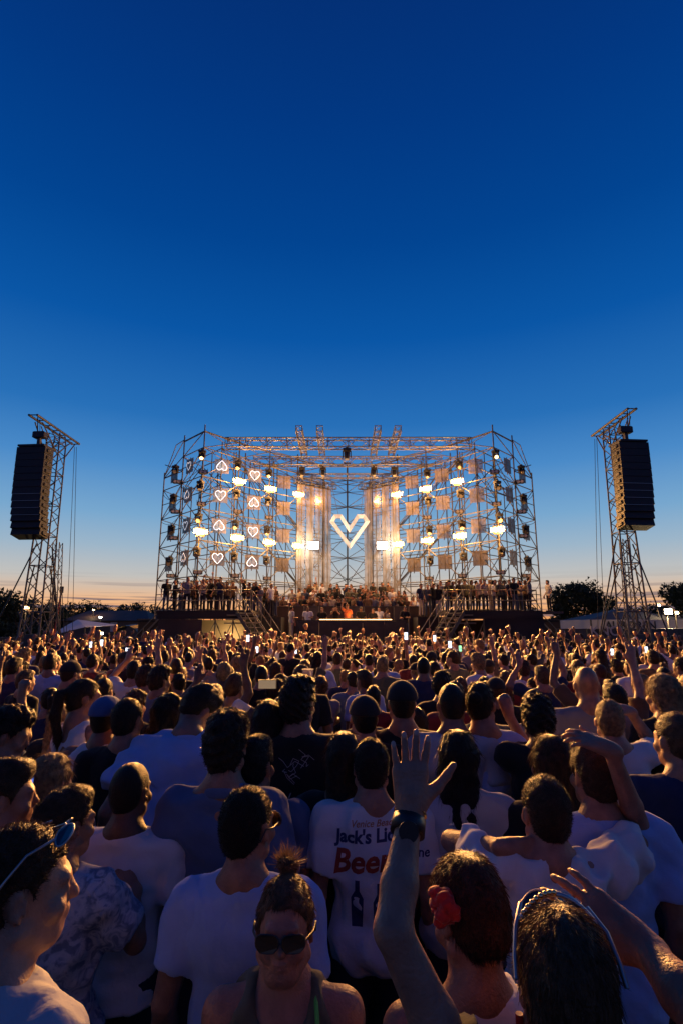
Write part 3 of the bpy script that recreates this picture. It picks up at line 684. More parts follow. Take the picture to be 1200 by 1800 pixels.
# marquee on the right
c = PY(1086, 1100, 42); w = empty('marquee_tent', (c.x, c.y, 0), 'wide marquee with a dark pyramid roof and white valance behind the right tower', 'tent')
ap = PY(1090, 1069, 42); ez = 2.2 + 42 * .0105; hw = 3.2
cn = [Vector((c.x - hw, 39.5, ez)), Vector((c.x + hw + .8, 39.5, ez)), Vector((c.x + hw + .8, 45, ez)), Vector((c.x - hw, 45, ez))]
for i in range(4): pyd('roof_panel', [cn[i], cn[(i + 1) % 4], ap], [(0, 1, 2)], M['dark_roof'], w, solid=.04)
for i in range(4):
    a, b_ = cn[i], cn[(i + 1) % 4]; pyd('valance', [a, b_, b_ - Vector((0, 0, .75)), a - Vector((0, 0, .75))], [(0, 1, 2, 3)], M['white_wall'], w, solid=.03)
    bar('pole', w, (a.x, a.y, 0), a, .06, M['steel_dark'])
sign('AUROREN', (c.x - .4, 39.42, ez - .42), .78, M['dark_roof'], 'large dark capital letters along the white marquee valance', 'valance_lettering')
w = empty('pale_shed', PY(1035, 1110, 60), 'flat roofed pale building beside the round tree', 'building'); q = PY(1045, 1110, 60)
box('wall', w, (q.x, q.y, 1.55), (4.6, 5, 3.1), M['white_wall']); box('roof', w, (q.x, q.y, 3.17), (4.9, 5.3, .14), M['dark_roof']); box('window', w, (q.x - 1.5, q.y - 2.52, 2.3), (.9, .05, .5), M['dark_roof'])
w = empty('long_shed', PY(205, 1110, 62), 'long low dark roofed hall behind the pale canopy tent', 'building'); q = PY(205, 1110, 62)
box('wall', w, (q.x, q.y, 1.4), (9, 6, 2.8), M['deck']); V = [(q.x - 4.8, q.y - 3.3, 2.75), (q.x + 4.8, q.y - 3.3, 2.75), (q.x + 3.2, q.y, 3.9), (q.x - 3.2, q.y, 3.9), (q.x - 4.8, q.y + 3.3, 2.75), (q.x + 4.8, q.y + 3.3, 2.75)]
pyd('roof', V, [(0, 1, 2, 3), (3, 2, 5, 4), (0, 3, 4), (1, 5, 2)], M['banner'], w); box('window', w, (q.x + .9, q.y - 3.02, 2.1), (.7, .05, 1.0), M['white_wall'])

def tree(loc, h, wd, label, n=5200, low=.18, group='trees beyond the stage'):
    x, y = loc; w = empty('tree', (x, y, 0), label, 'tree', group)
    r_ = random.Random(int(x * 31 + y)); V = []; F = []
    bar('trunk', w, (x, y, 0), (x + .1, y, h * .5), .16 * wd / 4 + .08, M['bark'], 9, .6)
    for i in range(6):
        a = r_.uniform(0, 6.28); bar('limb', w, (x, y, h * r_.uniform(.25, .45)), (x + math.cos(a) * wd * .33, y + math.sin(a) * wd * .33, h * r_.uniform(.6, .85)), .06, M['bark'], 6, .4)
    cl = [(r_.gauss(0, .26) * wd, r_.gauss(0, .2) * wd, h * r_.uniform(low + .12, .93), r_.uniform(.09, .2) * wd) for _ in range(34)]
    cl = [(a * (1 - max(0, (c / h - .6)) * 1.1), b_, c, d) for a, b_, c, d in cl]
    for i in range(n):
        a, b_, c, d = cl[r_.randrange(len(cl))]
        u = Vector((r_.gauss(0, 1), r_.gauss(0, 1), r_.gauss(0, .8))).normalized() * d * r_.uniform(.55, 1.12)
        p = Vector((x + a, y + b_, c)) + u; s = r_.uniform(.10, .26) * (wd / 6 + .5)
        e1 = Vector((r_.gauss(0, 1), r_.gauss(0, 1), r_.gauss(0, 1))).normalized() * s; e2 = Vector((r_.gauss(0, 1), r_.gauss(0, 1), r_.gauss(0, 1))).normalized() * s
        k = len(V); V += [p, p + e1, p + e2]; F.append((k, k + 1, k + 2))
    pyd('crown', V, F, M['leaf'], w)
q = PY(1016, 1100, 55); tree((q.x, q.y), 6.3, 5.6, 'broad round dark tree between the stage and the right speaker tower', 9000, .12)
q = PY(1200, 1100, 50); tree((q.x + .3, q.y), 6.0, 4.8, 'dark tree cut by the right edge behind the floodlight', 5000)
q = PY(1150, 1100, 62); tree((q.x, q.y), 4.4, 5.5, 'low dark bushy tree behind the right tower base and floodlight', 4000, .05)
q = PY(1105, 1100, 66); tree((q.x, q.y), 4.0, 5.5, 'low dark bushy tree hidden behind the marquee roof', 3000, .05)
for k, (px, yt, wd, Y) in enumerate(((-6, 1062, 5, 50), (33, 1046, 5.5, 48), (78, 1062, 5, 60), (120, 1064, 5.5, 66), (165, 1062, 4.6, 66), (205, 1068, 5, 74), (240, 1066, 4.4, 70), (275, 1072, 5, 66), (310, 1076, 5, 66))):
    q = PY(px, yt, Y)
    tree((q.x, Y), q.z + .2, wd, ['dark tree cut by the left edge beyond the fence', 'tall dark tree directly behind the left speaker tower', 'low dark tree just right of the left speaker tower base',
        'dark tree rising behind the peak of the canopy tent', 'spiky topped tree behind the dark roofed hall', 'low tree behind the right end of the dark roofed hall', 'spiky dark tree behind the striped awning',
        'dark tree behind the left outer staircase', 'low tree seen under the left end of the scaffold'][k], 4200, .03)
# floodlights on posts right
for k, (px, py_, Y, s, pw) in enumerate(((1172, 1075, 33, 1.0, 900), (1156, 1064, 40, .45, 120), (1187, 1077, 36, .5, 150))):
    p = PY(px, py_, Y); w = empty('site_floodlight', (p.x, p.y, 0), ['blazing site floodlight on a post right of the right speaker tower', 'small lit floodlight above and behind the blazing one', 'small lit floodlight just right of the blazing one'][k], 'floodlight', 'site floodlights')
    bar('post', w, (p.x, p.y + .1, 0), (p.x, p.y + .1, p.z), .05, M['steel_dark']); box('housing', w, p, (.5 * s, .2, .36 * s), M['black'], bev=.05)
    box('glass', w, p - Vector((0, .11, 0)), (.42 * s, .02, .28 * s), M['lamp_lit']); lamp('flood_beam', p - Vector((0, .3, 0)), pw, (1, .7, .36), .12)
for k, (px, py_, Y) in enumerate(((47, 1070, 27), (165, 1073, 60), (177, 1086, 50), (178, 1115, 32))):
    p = PY(px, py_, Y); w = empty('post_lamp', (p.x, p.y, 0), ['tiny warm lamp on a post inside the left tower base', 'tiny warm lamp above the dark roofed hall', 'tiny white lamp under the roof line of the hall', 'tiny white lamp under the canopy tent edge'][k], 'lamp', 'small far lamps')
    bar('post', w, (p.x, p.y, 0), (p.x, p.y, p.z), .03, M['steel_dark']); box('lamp_head', w, p + Vector((0, 0, .05)), (.18, .18, .12), M['lamp_small'] if k < 2 else M['lamp_cool'])
    lamp('lamp_glow', p - Vector((0, .3, 0)), 30 if k < 2 else 8, (1, .7, .35), .05)
# ================================================================ people: bodies grown as one smooth surface from a distance field
def smin(a, b_, k):
    h = np.clip(.5 + .5 * (b_ - a) / k, 0, 1); return b_ + (a - b_) * h - k * h * (1 - h)
class Field:
    def __init__(s, lo, hi, h):
        s.h = h; s.lo = np.array(lo, np.float32); n = np.ceil((np.array(hi) - s.lo) / h).astype(int) + 1
        s.ax = [s.lo[i] + h * np.arange(n[i], dtype=np.float32) for i in range(3)]
        s.F = np.full(tuple(n), .15, np.float32)
    def _sl(s, lo, hi):
        out = []
        for i in range(3):
            a = int(np.clip((lo[i] - s.lo[i]) / s.h, 0, len(s.ax[i]))); b_ = int(np.clip((hi[i] - s.lo[i]) / s.h + 2, 0, len(s.ax[i]))); out.append(slice(a, b_))
        return tuple(out)
    def _p(s, sl): return np.meshgrid(s.ax[0][sl[0]], s.ax[1][sl[1]], s.ax[2][sl[2]], indexing='ij', copy=False)
    def cone(s, a, b_, ra, rb, k=.02, sub=False, flat=None):
        a = np.array(a, np.float32); b_ = np.array(b_, np.float32); m = max(ra, rb) + k + .02
        sl = s._sl(np.minimum(a, b_) - m, np.maximum(a, b_) + m)
        if s.F[sl].size == 0: return
        X, Y, Z = s._p(sl); d = b_ - a; L2 = float(d @ d) + 1e-9
        px, py, pz = X - a[0], Y - a[1], Z - a[2]
        t = np.clip((px * d[0] + py * d[1] + pz * d[2]) / L2, 0, 1)
        g = np.sqrt((px - t * d[0]) ** 2 + (py - t * d[1]) ** 2 + (pz - t * d[2]) ** 2) - (ra + t * (rb - ra))
        s._mix(sl, g, k, sub)
    def ell(s, c, r_, k=.02, R=None, sub=False):
        c = np.array(c, np.float32); r_ = np.array(r_, np.float32); m = float(r_.max()) + k + .02
        sl = s._sl(c - m, c + m)
        if s.F[sl].size == 0: return
        X, Y, Z = s._p(sl); px, py, pz = X - c[0], Y - c[1], Z - c[2]
        if R is not None:
            px, py, pz = (R[0, 0] * px + R[1, 0] * py + R[2, 0] * pz), (R[0, 1] * px + R[1, 1] * py + R[2, 1] * pz), (R[0, 2] * px + R[1, 2] * py + R[2, 2] * pz)
        q = np.sqrt((px / r_[0]) ** 2 + (py / r_[1]) ** 2 + (pz / r_[2]) ** 2) + 1e-6
        q2 = np.sqrt((px / r_[0] ** 2) ** 2 + (py / r_[1] ** 2) ** 2 + (pz / r_[2] ** 2) ** 2) + 1e-6
        g = q * (q - 1) / q2
        s._mix(sl, g, k, sub)
    def _mix(s, sl, g, k, sub):
        if sub: s.F[sl] = -smin(-s.F[sl], g, max(k, 1e-4))
        else: s.F[sl] = smin(s.F[sl], g, max(k, 1e-4))
    def fn(s, f):
        X, Y, Z = s._p((slice(None),) * 3); s.F = f(s.F, X, Y, Z).astype(np.float32)
    def mesh(s):
        F = s.F; F = np.pad(F, 1, constant_values=.15); ins = F < 0
        c = ins[:-1, :-1, :-1].astype(np.int8); tot = np.zeros_like(c)
        for i in (0, 1):
            for j in (0, 1):
                for k in (0, 1): tot += ins[i:F.shape[0] - 1 + i, j:F.shape[1] - 1 + j, k:F.shape[2] - 1 + k]
        cells = np.argwhere((tot > 0) & (tot < 8))
        if len(cells) == 0: return np.zeros((0, 3), np.float32), np.zeros((0, 4), np.int32)
        idx = -np.ones(c.shape, np.int32); idx[cells[:, 0], cells[:, 1], cells[:, 2]] = np.arange(len(cells))
        acc = np.zeros((len(cells), 3), np.float32); cnt = np.zeros(len(cells), np.float32)
        C = [(i, j, k) for i in (0, 1) for j in (0, 1) for k in (0, 1)]
        for a in C:
            for ax in range(3):
                if a[ax]: continue
                b_ = list(a); b_[ax] = 1
                fa = F[cells[:, 0] + a[0], cells[:, 1] + a[1], cells[:, 2] + a[2]]; fb = F[cells[:, 0] + b_[0], cells[:, 1] + b_[1], cells[:, 2] + b_[2]]
                m = (fa < 0) != (fb < 0); t = np.where(m, fa / np.where(fa == fb, 1, fa - fb), 0)
                p = np.tile(np.array(a, np.float32), (len(cells), 1)); p[:, ax] = t
                acc += p * m[:, None]; cnt += m
        V = (cells + acc / cnt[:, None] - 1) * s.h + s.lo
        Q = []
        for ax in range(3):
            o1, o2 = [(1, 2), (2, 0), (0, 1)][ax]
            a = ins; sh = [slice(None)] * 3; sh[ax] = slice(0, -1); s2 = [slice(None)] * 3; s2[ax] = slice(1, None)
            A, B = a[tuple(sh)], a[tuple(s2)]; e = np.argwhere(A != B)
            e = e[(e[:, o1] > 0) & (e[:, o2] > 0) & (e[:, o1] < F.shape[o1] - 1) & (e[:, o2] < F.shape[o2] - 1)]
            if len(e) == 0: continue
            def gi(d1, d2):
                q = e.copy(); q[:, o1] -= d1; q[:, o2] -= d2; return idx[q[:, 0], q[:, 1], q[:, 2]]
            q = np.stack([gi(1, 1), gi(0, 1), gi(0, 0), gi(1, 0)], 1)
            fl = ~A[e[:, 0], e[:, 1], e[:, 2]]; q[fl] = q[fl][:, ::-1]; Q.append(q)
        Q = np.concatenate(Q); Q = Q[(Q >= 0).all(1)]
        return V.astype(np.float32), Q.astype(np.int32)
def vnormals(V, Q):
    n = np.zeros_like(V); fn_ = np.cross(V[Q[:, 2]] - V[Q[:, 0]], V[Q[:, 3]] - V[Q[:, 1]])
    for k in range(4): np.add.at(n, Q[:, k], fn_)
    return n / (np.linalg.norm(n, axis=1, keepdims=True) + 1e-9)
def wob(X, Y, Z, f, seed):
    r_ = np.random.default_rng(seed); o = 0
    for i in range(3):
        d = r_.normal(size=(3, 3)) * f * (1 + .7 * i); ph = r_.uniform(0, 6.28, 3)
        o = o + np.sin(X * d[0, 0] + Y * d[0, 1] + Z * d[0, 2] + ph[0]) * np.sin(X * d[1, 0] + Y * d[1, 1] + Z * d[1, 2] + ph[1]) / (1 + .6 * i)
    return o
def rot(yaw, pitch=0, roll=0):
    m = Matrix.Rotation(RAD(yaw), 3, 'Z') @ Matrix.Rotation(RAD(pitch), 3, 'X') @ Matrix.Rotation(RAD(roll), 3, 'Y'); return np.array(m, np.float32)
def unit(v): v = np.array(v, float); return v / (np.linalg.norm(v) + 1e-9)

def hand(F, w, d, n, s, curl=.25, spread=.12, sc=1.0, point=False, fist=False, minr=0.0, thumb_out=.8):
    w = np.array(w, float); d = unit(d); n = unit(np.array(n) - d * np.dot(n, d)); s_ = unit(s - d * np.dot(s, d) - n * np.dot(s, n))
    rr = lambda r_: max(r_ * sc, minr)
    K = .012 * sc; tips = []
    F.cone(w - d * .02, w + d * .035 * sc, rr(.027), rr(.030), .02)
    lens = [.074, .082, .077, .060]; offs = [.030, .010, -.011, -.031]; rad = [.0092, .0095, .009, .0078]
    for i in range(4):
        kn = w + d * (.093 - .004 * abs(i - 1.2)) * sc + s_ * offs[i] * sc
        F.cone(w + d * .02 * sc + s_ * offs[i] * .6 * sc, kn, rr(.015), rr(.0135), K * 1.3)
        ang = (1.4 - i) * spread; cu = curl
        if point and i > 0: cu = 1.5
        if fist: cu = 1.55
        dd = unit(d * math.cos(ang) + s_ * math.sin(ang)); p = kn; tot = 0
        for j, fr in enumerate((.46, .30, .26)):
            tot += cu * (.55 if j == 0 else 1.0)
            tt = min(tot, 3.4); dj = unit(dd * math.cos(tt) + n * math.sin(tt)); q = p + dj * lens[i] * fr * sc
            F.cone(p, q, rr(rad[i] * (1.04 - j * .06)), rr(rad[i] * (1 - j * .09)), .004); p = q
        tips.append((q - dj * .003, dj, unit(n * math.cos(tt) - dd * math.sin(tt)), rad[i]))
    b0 = w + d * .02 * sc + s_ * .022 * sc + n * .006; 
    if fist:
        b1 = w + d * .06 * sc + s_ * .045 * sc + n * .03; b2 = w + d * .085 * sc + s_ * .02 * sc + n * .05
        F.cone(b0, b1, rr(.017), rr(.012), .012); F.cone(b1, b2, rr(.0115), rr(.0095), .005)
    else:
        a = thumb_out; b1 = b0 + (d * .034 + s_ * .040 * a + n * .008) * sc; b2 = b1 + (d * .026 + s_ * .022 * a + n * .003) * sc; b3 = b2 + (d * .024 + s_ * .016 * a) * sc
        F.cone(b0, b1, rr(.020), rr(.0135), .016); F.cone(b1, b2, rr(.0125), rr(.0112), .006); F.cone(b2, b3, rr(.0112), rr(.0085), .004)
    return tips

SKEL = dict(neck=(0, -.025, 1.475), head=(0, .015, 1.62))
def arm_pose(kind, sd, rnd=None):
    j = lambda a: (rnd.uniform(-a, a) if rnd else 0)
    P_ = {'down': ((.235, -.04, 1.13), (.26, .06, .90), (0, .15, -1), (-1, 0, 0), dict(curl=.35)),
          'front': ((.24, .02, 1.13), (.14, .26, 1.12), (-.3, .9, 0), (0, 0, -1), dict(curl=.5)),
          'up': ((.27, .06, 1.66), (.24, .12, 1.92), (.05, .1, 1), (0, 1, 0), dict(curl=.15, spread=.14)),
          'up_bent': ((.34, .10, 1.55), (.22, .16, 1.79), (-.1, .2, 1), (0, 1, 0), dict(curl=.25, spread=.1)),
          'fist': ((.29, .10, 1.60), (.20, .14, 1.85), (0, .1, 1), (0, 1, 0), dict(fist=True)),
          'point': ((.25, .10, 1.62), (.19, .2, 1.86), (-.05, .3, 1), (0, 1, 0), dict(point=True)),
          'onhead': ((.34, .02, 1.60), (.12, -.03, 1.74), (-1, -.1, .1), (0, 0, -1), dict(curl=.3)),
          'phone': ((.22, .2, 1.28), (.07, .33, 1.49), (-.1, .1, 1), (0, -1, 0), dict(curl=.7))}[kind]
    e, w, d, n, o = P_
    f = lambda v, a=0: np.array((sd * v[0] + j(a), v[1] + j(a), v[2] + j(a)))
    return dict(elbow=f(e, .03), wrist=f(w, .04), d=f(d, .15), n=f(n), opt=o, raised=kind in ('up', 'up_bent', 'fist', 'point', 'onhead'))

def build(spec):
    """meshes of a person: reference height 1.75, feet at z=0, facing +Y. spec: arms (L,R), sleeve, hair, yaw, pitch, roll, sh (shoulder half width), h, lean, girth"""
    h = spec.get('h', .014); sh = spec.get('sh', .185); g = spec.get('girth', 1.0); lean = np.array(spec.get('lean', (0, 0, 0)), float)
    nk = np.array(SKEL['neck']) + lean; hd = np.array(SKEL['head']) + lean * 1.15 + np.array(spec.get('hoff', (0, 0, 0)))
    R = rot(spec.get('yaw', 0), spec.get('pitch', 0), spec.get('roll', 0)); H = lambda v: hd + R @ np.array(v, float)
    low = spec.get('low', False); arms = spec['arms']; seed = spec.get('seed', 1)
    shp = {sd: np.array((sd * sh, -.005, 1.405)) + lean for sd in (-1, 1)}
    for sd in (-1, 1):
        if arms[sd] and arms[sd]['raised']: shp[sd] = shp[sd] + np.array((-sd * .012, 0, .035))
    res = {}
    # ---- skin
    pts = [hd + .15, hd - .17, nk + .1, nk - .22]
    for sd in (-1, 1):
        if arms[sd]: w = arms[sd]['wrist']; pts += [arms[sd]['elbow'] + .08, arms[sd]['elbow'] - .08, w + arms[sd]['d'] / np.linalg.norm(arms[sd]['d']) * .2 + .06, w + arms[sd]['d'] / np.linalg.norm(arms[sd]['d']) * .2 - .06, w + .08, w - .08, shp[sd] + .1, shp[sd] - .1]
    lo = np.min(pts, 0); hi = np.max(pts, 0)
    if spec.get('sleeve') == 'tank': lo[2] = min(lo[2], 1.15)
    F = Field(lo, hi, h)
    F.ell(H((0, -.014, .026)), (.070, .095, .091), .01, R); F.ell(H((0, .028, -.035)), (.055, .063, .084), .03, R)
    F.ell(H((0, .052, -.088)), (.033, .032, .024), .03, R)
    F.cone(H((0, .088, .005)), H((0, .103, -.028)), .008, .0120, .013); F.cone(H((-.034, .080, .018)), H((.034, .080, .018)), .012, .012, .014)
    F.cone(H((-.055, .0, -.06)), H((-.022, .052, -.092)), .022, .02, .02); F.cone(H((.055, .0, -.06)), H((.022, .052, -.092)), .022, .02, .02)
    for e in (-1, 1):
        F.ell(H((e * .030, .094, -.002)), (.016, .010, .009), .008, R, sub=True); F.ell(H((e * .030, .081, -.003)), (.012, .011, .010), .003, R)
        F.ell(H((e * .043, .066, -.035)), (.02, .02, .02), .02, R)
        Re = R @ rot(e * -24); F.ell(H((e * .0745, -.006, -.008)), (max(.0075, h * .7), .019, .032), .006, Re)
        if h < .011: F.ell(H((e * .083, .000, -.006)), (.006, .010, .019), .004, Re, sub=True)
    F.ell(H((0, .090, -.052)), (.022, .010, .0055), .006, R); F.ell(H((0, .087, -.064)), (.019, .010, .006), .006, R)
    F.cone(H((-.018, .101, -.0585)), H((.018, .101, -.0585)), .0015, .0015, .003, sub=True)
    ng = spec.get('neck', .056)
    F.cone(H((0, -.025, -.055)), nk, ng, ng + .004, .022); F.cone(nk, nk + (0, .0, -.15), ng + .01, ng + .03, .04)
    for sd in (-1, 1):
        F.cone(nk + (0, -.008, .005), shp[sd] + (-sd * .03, -.01, .0), ng * .72, .040, .045)
        A = arms[sd]
        if not A: continue
        e, w = A['elbow'], A['wrist']; s0 = shp[sd]; am = spec.get('arm', 1.0); mr = h * .62 if h > .011 else 0
        F.cone(s0, (s0 + e) / 2, .053 * am, .048 * am, .03); F.cone((s0 + e) / 2, e, .048 * am, .038 * am, .015)
        F.cone(e, e + (w - e) * .35, .039 * am, .040 * am, .012); F.cone(e + (w - e) * .35, w, .040 * am, .0255 * am, .012)
        s_ = np.cross(A['n'], A['d']) * sd * -1 if 's' not in A else A['s']
        res.setdefault('tips', {})[sd] = hand(F, w, A['d'], A['n'], s_, minr=mr, sc=spec.get('hand', 1.0), **A['opt'])
    if spec.get('sleeve') == 'tank': F.ell(np.array((0, 0, 1.27)) + lean * .7, (.155, .10, .19), .05); F.cone(shp[-1], shp[1], .05, .05, .04)
    res['skin'] = F.mesh()
    # ---- shirt
    hs = spec.get('hs', max(h, .014)) if not low else h
    sl = spec.get('sleeve', 'short'); loose = spec.get('loose', .014); zb = spec.get('hem', .86)
    pts = [np.array((-.30, -.2, zb - .05)), np.array((.30, .2, 1.5)), shp[-1] - .1 + lean * 0, shp[1] + .1, nk + .12]
    for sd in (-1, 1):
        if arms[sd]:
            q = arms[sd]['elbow'] if sl != 'long' else arms[sd]['wrist']
            pts += [arms[sd]['elbow'] + .09, arms[sd]['elbow'] - .09, q + .08, q - .08]
    lo = np.min(pts, 0); hi = np.max(pts, 0)
    G = Field(lo, hi, hs)
    lc = lambda z: lean * np.clip((z - .9) / .55, 0, 1)
    fem = spec.get('fem', False)
    G.ell(np.array((0, -.004, 1.27)) + lc(1.27), ((.158 if not fem else .14) * g + loose, .108 * g + loose, .21), .05)
    G.ell(np.array((0, 0, 1.06)) + lc(1.06), ((.150 if not fem else .128) * g + loose, .105 * g + loose, .20), .06)
    G.ell(np.array((0, 0, .92)) + lc(.92), (.165 * g + loose, .118 * g + loose, .15), .06)
    G.ell(np.array((-.08, -.055, 1.34)) + lc(1.34), (.085, .055, .09), .04); G.ell(np.array((.08, -.055, 1.34)) + lc(1.34), (.085, .055, .09), .04)
    if fem:
        for e in (-1, 1): G.ell(np.array((e * .065, .09, 1.25)) + lc(1.25), (.06, .05, .06), .03)
    G.cone(shp[-1] * (.8, 1, 1) + (0, 0, -.004), shp[1] * (.8, 1, 1) + (0, 0, -.004), .056 + loose * .5, .056 + loose * .5, .05)
    for sd in (-1, 1):
        G.cone(nk + (0, -.01, -.03), shp[sd] + (0, 0, -.008), .052 + loose * .5, .050 + loose * .6, .04)
    def cloth(Fd, X, Y, Z):
        fl = np.sin((X * 9 + Y * 4) + 5 * np.sin(Z * 6 + seed)) * .0115 * np.clip((1.40 - Z) * 3, .2, 1.3)
        fl += wob(X, Y, Z, 15, seed) * .0085 + (np.sin(Z * 46 + 7 * np.sin(X * 7 + seed) + 3 * np.sin(Y * 11)) * .0045) * np.clip((1.2 - Z) * 2.5, 0, 1)
        return Fd + fl * spec.get('fold', 1.0)
    for sd in (-1, 1):
        A = arms[sd]
        if not A or sl == 'tank': continue
        e, w = A['elbow'], A['wrist']; s0 = shp[sd]; am = spec.get('arm', 1.0)
        fr = spec.get('sl_len', .68)
        T = Field(np.min([s0, e, w], 0) - .13, np.max([s0, e, w], 0) + .13, hs)
        # sleeve drawn in its own field, cut square, then merged
        en = s0 + (e - s0) * fr
        dv = unit(e - s0); cutp = en
        sub = G
        X, Y, Z = G._p((slice(None),) * 3)
        d = e - s0; L2 = float(d @ d); px, py, pz = X - s0[0], Y - s0[1], Z - s0[2]
        t_ = np.clip((px * d[0] + py * d[1] + pz * d[2]) / L2, 0, 1)
        gg = np.sqrt((px - t_ * d[0]) ** 2 + (py - t_ * d[1]) ** 2 + (pz - t_ * d[2]) ** 2) - (.056 * am + loose * (.9 + .9 * t_))
        if sl == 'short':
            gg = np.maximum(gg, (X - cutp[0]) * dv[0] + (Y - cutp[1]) * dv[1] + (Z - cutp[2]) * dv[2])
            G.F = smin(G.F, gg.astype(np.float32), .025)
        else:
            G.F = smin(G.F, gg.astype(np.float32), .03); G.cone(e, w - unit(w - e) * .03, .045 * am + loose, .031 * am + loose, .02)
    if not low: G.fn(cloth)
    zc = 1.0
    neckc = nk + np.array((0, .012, .035))
    G.cone(neckc + (0, -.0, -.02), neckc + (0, .015, .10), ng + .012, ng + .03, .004, sub=True)
    if sl == 'tank':
        for sd in (-1, 1): G.cone(shp[sd] + (sd * .015, 0, .06), shp[sd] + (sd * .02, 0, -.13), .075, .06, .02, sub=True)
        G.cone(nk + (0, .05, .06), nk + (0, .05, -.03), .075, .07, .02, sub=True)
    G.fn(lambda Fd, X, Y, Z: np.maximum(Fd, zb - Z + .01 * np.sin(X * 20 + seed)))
    res['shirt'] = G.mesh()
    if spec.get('collar'):
        K = Field(nk - .13, nk + .13, .006 if not low else h)
        K.cone(nk + (0, .0, -.01), nk + (0, .012, .035), ng + .026, ng + .013, .01); K.cone(nk + (0, .0, -.08), nk + (0, .016, .12), ng + .012, ng + .006, .003, sub=True)
        K.fn(lambda Fd, X, Y, Z: np.maximum(Fd, np.maximum(nk[2] - .02 - Z, Z - nk[2] - .037 + .25 * np.abs(X - nk[0]))))
        res['collar'] = K.mesh()
    # ---- hair
    st = spec.get('hair', 'short'); hh = spec.get('hh', max(h * .8, .007)) if not low else h
    Ri = R.T
    def loc(X, Y, Z):
        x, y, z = X - hd[0], Y - hd[1], Z - hd[2]
        return Ri[0, 0] * x + Ri[0, 1] * y + Ri[0, 2] * z, Ri[1, 0] * x + Ri[1, 1] * y + Ri[1, 2] * z, Ri[2, 0] * x + Ri[2, 1] * y + Ri[2, 2] * z
    res['hair'] = (np.zeros((0, 3), np.float32), np.zeros((0, 4), np.int32)); res['strand_p'] = (0, 0, 0)
    if st != 'bald':
        th = {'short': .011, 'crop': .007, 'buzz': .004, 'curly': .016, 'long': .014, 'pony': .008, 'bun': .008, 'topbun': .006, 'bob': .017, 'cap': .008, 'slick': .012}[st]
        rr = .16 if st in ('long',) else .15
        lo = hd - np.array((.16, .20, .50 if st in ('long', 'bob') else .16)); hi = hd + np.array((.16, .17, .20 if st != 'topbun' else .26))
        if st == 'pony': lo = hd - np.array((.16, .26, .36))
        D = Field(lo, hi, hh)
        D.ell(H((0, -.016, .028)), (.070 + th, .095 + th, .091 + th * 1.15), .01, R)
        D.ell(H((0, -.05, -.015)), (.054 + th, .05 + th, .07 + th), .02, R)
        if st == 'short': D.ell(H((0, .035, .095)), (.055, .055, .03), .03, R)
        if st == 'curly': D.ell(H((0, .02, .10)), (.075, .075, .04), .03, R)
        nape = {'buzz': -.062, 'crop': -.07, 'short': -.078, 'curly': -.085}.get(st, -.08)
        def line(Fd, X, Y, Z):
            x, y, z = loc(X, Y, Z); t_ = np.clip((y + .045) / .125, 0, 1); t_ = t_ * t_ * (3 - 2 * t_)
            zl = nape + t_ * (.062 - nape) 
            sb = np.clip(1 - np.abs(y - .012) / .016, 0, 1) * np.clip((np.abs(x) - .05) / .02, 0, 1)   # sideburns
            f = np.maximum(Fd, (zl - sb * .02 - z) * .75)
            ear = np.sqrt((y + .004) ** 2 + ((z + .010) * .75) ** 2) - .027
            side_ = (np.abs(x) > .055)
            if st in ('short', 'crop', 'buzz', 'curly', 'pony', 'bun', 'topbun', 'slick'): f = np.where(side_, np.maximum(f, -ear), f)
            return f
        if st not in ('long', 'bob'): D.fn(line)
        if st in ('long', 'bob'):
            Lh = spec.get('hlen', .34 if st == 'long' else .13)
            def drape(Fd, X, Y, Z):
                x, y, z = loc(X, Y, Z); 
                zt = np.clip(-z / Lh, 0, 1)
                q = np.sqrt((x / (.080 + .022 * zt)) ** 2 + ((y + .045 + .05 * zt) / (.058 + .012 * zt)) ** 2) - 1
                g_ = np.maximum(q * .06, np.maximum(z - .04, -z - Lh + .04 * np.cos(x * 22 + seed) * 1)) 
                f = smin(Fd, g_.astype(np.float32), .03)
                face = np.maximum(np.sqrt((x / .062) ** 2 + ((z + .035) / .10) ** 2) - 1, (.015 - y) * 10) * .05
                f = np.maximum(f, -face)
                t_ = np.clip((y - .01) / .07, 0, 1)
                f = np.maximum(f, np.where(y > .02, (-.10 + t_ * .16 - z) * .7, -1))
                return f + (np.sin(x * 95 + 6 * np.sin(z * 9 + seed)) * .0035 * (z < .06))
            D.fn(drape)
        if st == 'pony':
            p = [H((0, -.10, .05)), H((0, -.15, .03)), H((.01, -.165, -.08)), H((.02, -.14, -.22)), H((.02, -.13, -.31))]
            for i in range(4): D.cone(p[i], p[i + 1], [.028, .033, .032, .024][i], [.033, .032, .024, .008][i], .012)
        if st == 'topbun':
            D.ell(H((0, -.035, .140)), (.031, .031, .024), .006, R); D.cone(H((0, -.03, .10)), H((0, -.035, .13)), .02, .018, .01)
        if st == 'bun': D.ell(H((0, -.12, .045)), (.04, .034, .038), .008, R)
        amp = {'curly': .009, 'short': .0032, 'crop': .002, 'buzz': .0006, 'long': .003, 'bob': .004, 'pony': .002, 'bun': .002, 'topbun': .003, 'cap': .001, 'slick': .0015}[st]
        fq = {'curly': 75, 'short': 48, 'crop': 60}.get(st, 40)
        if not low or st == 'curly': D.fn(lambda Fd, X, Y, Z: Fd + wob(X, Y, Z, fq if not low else 40, seed + 3) * amp)
        res['hair'] = D.mesh()
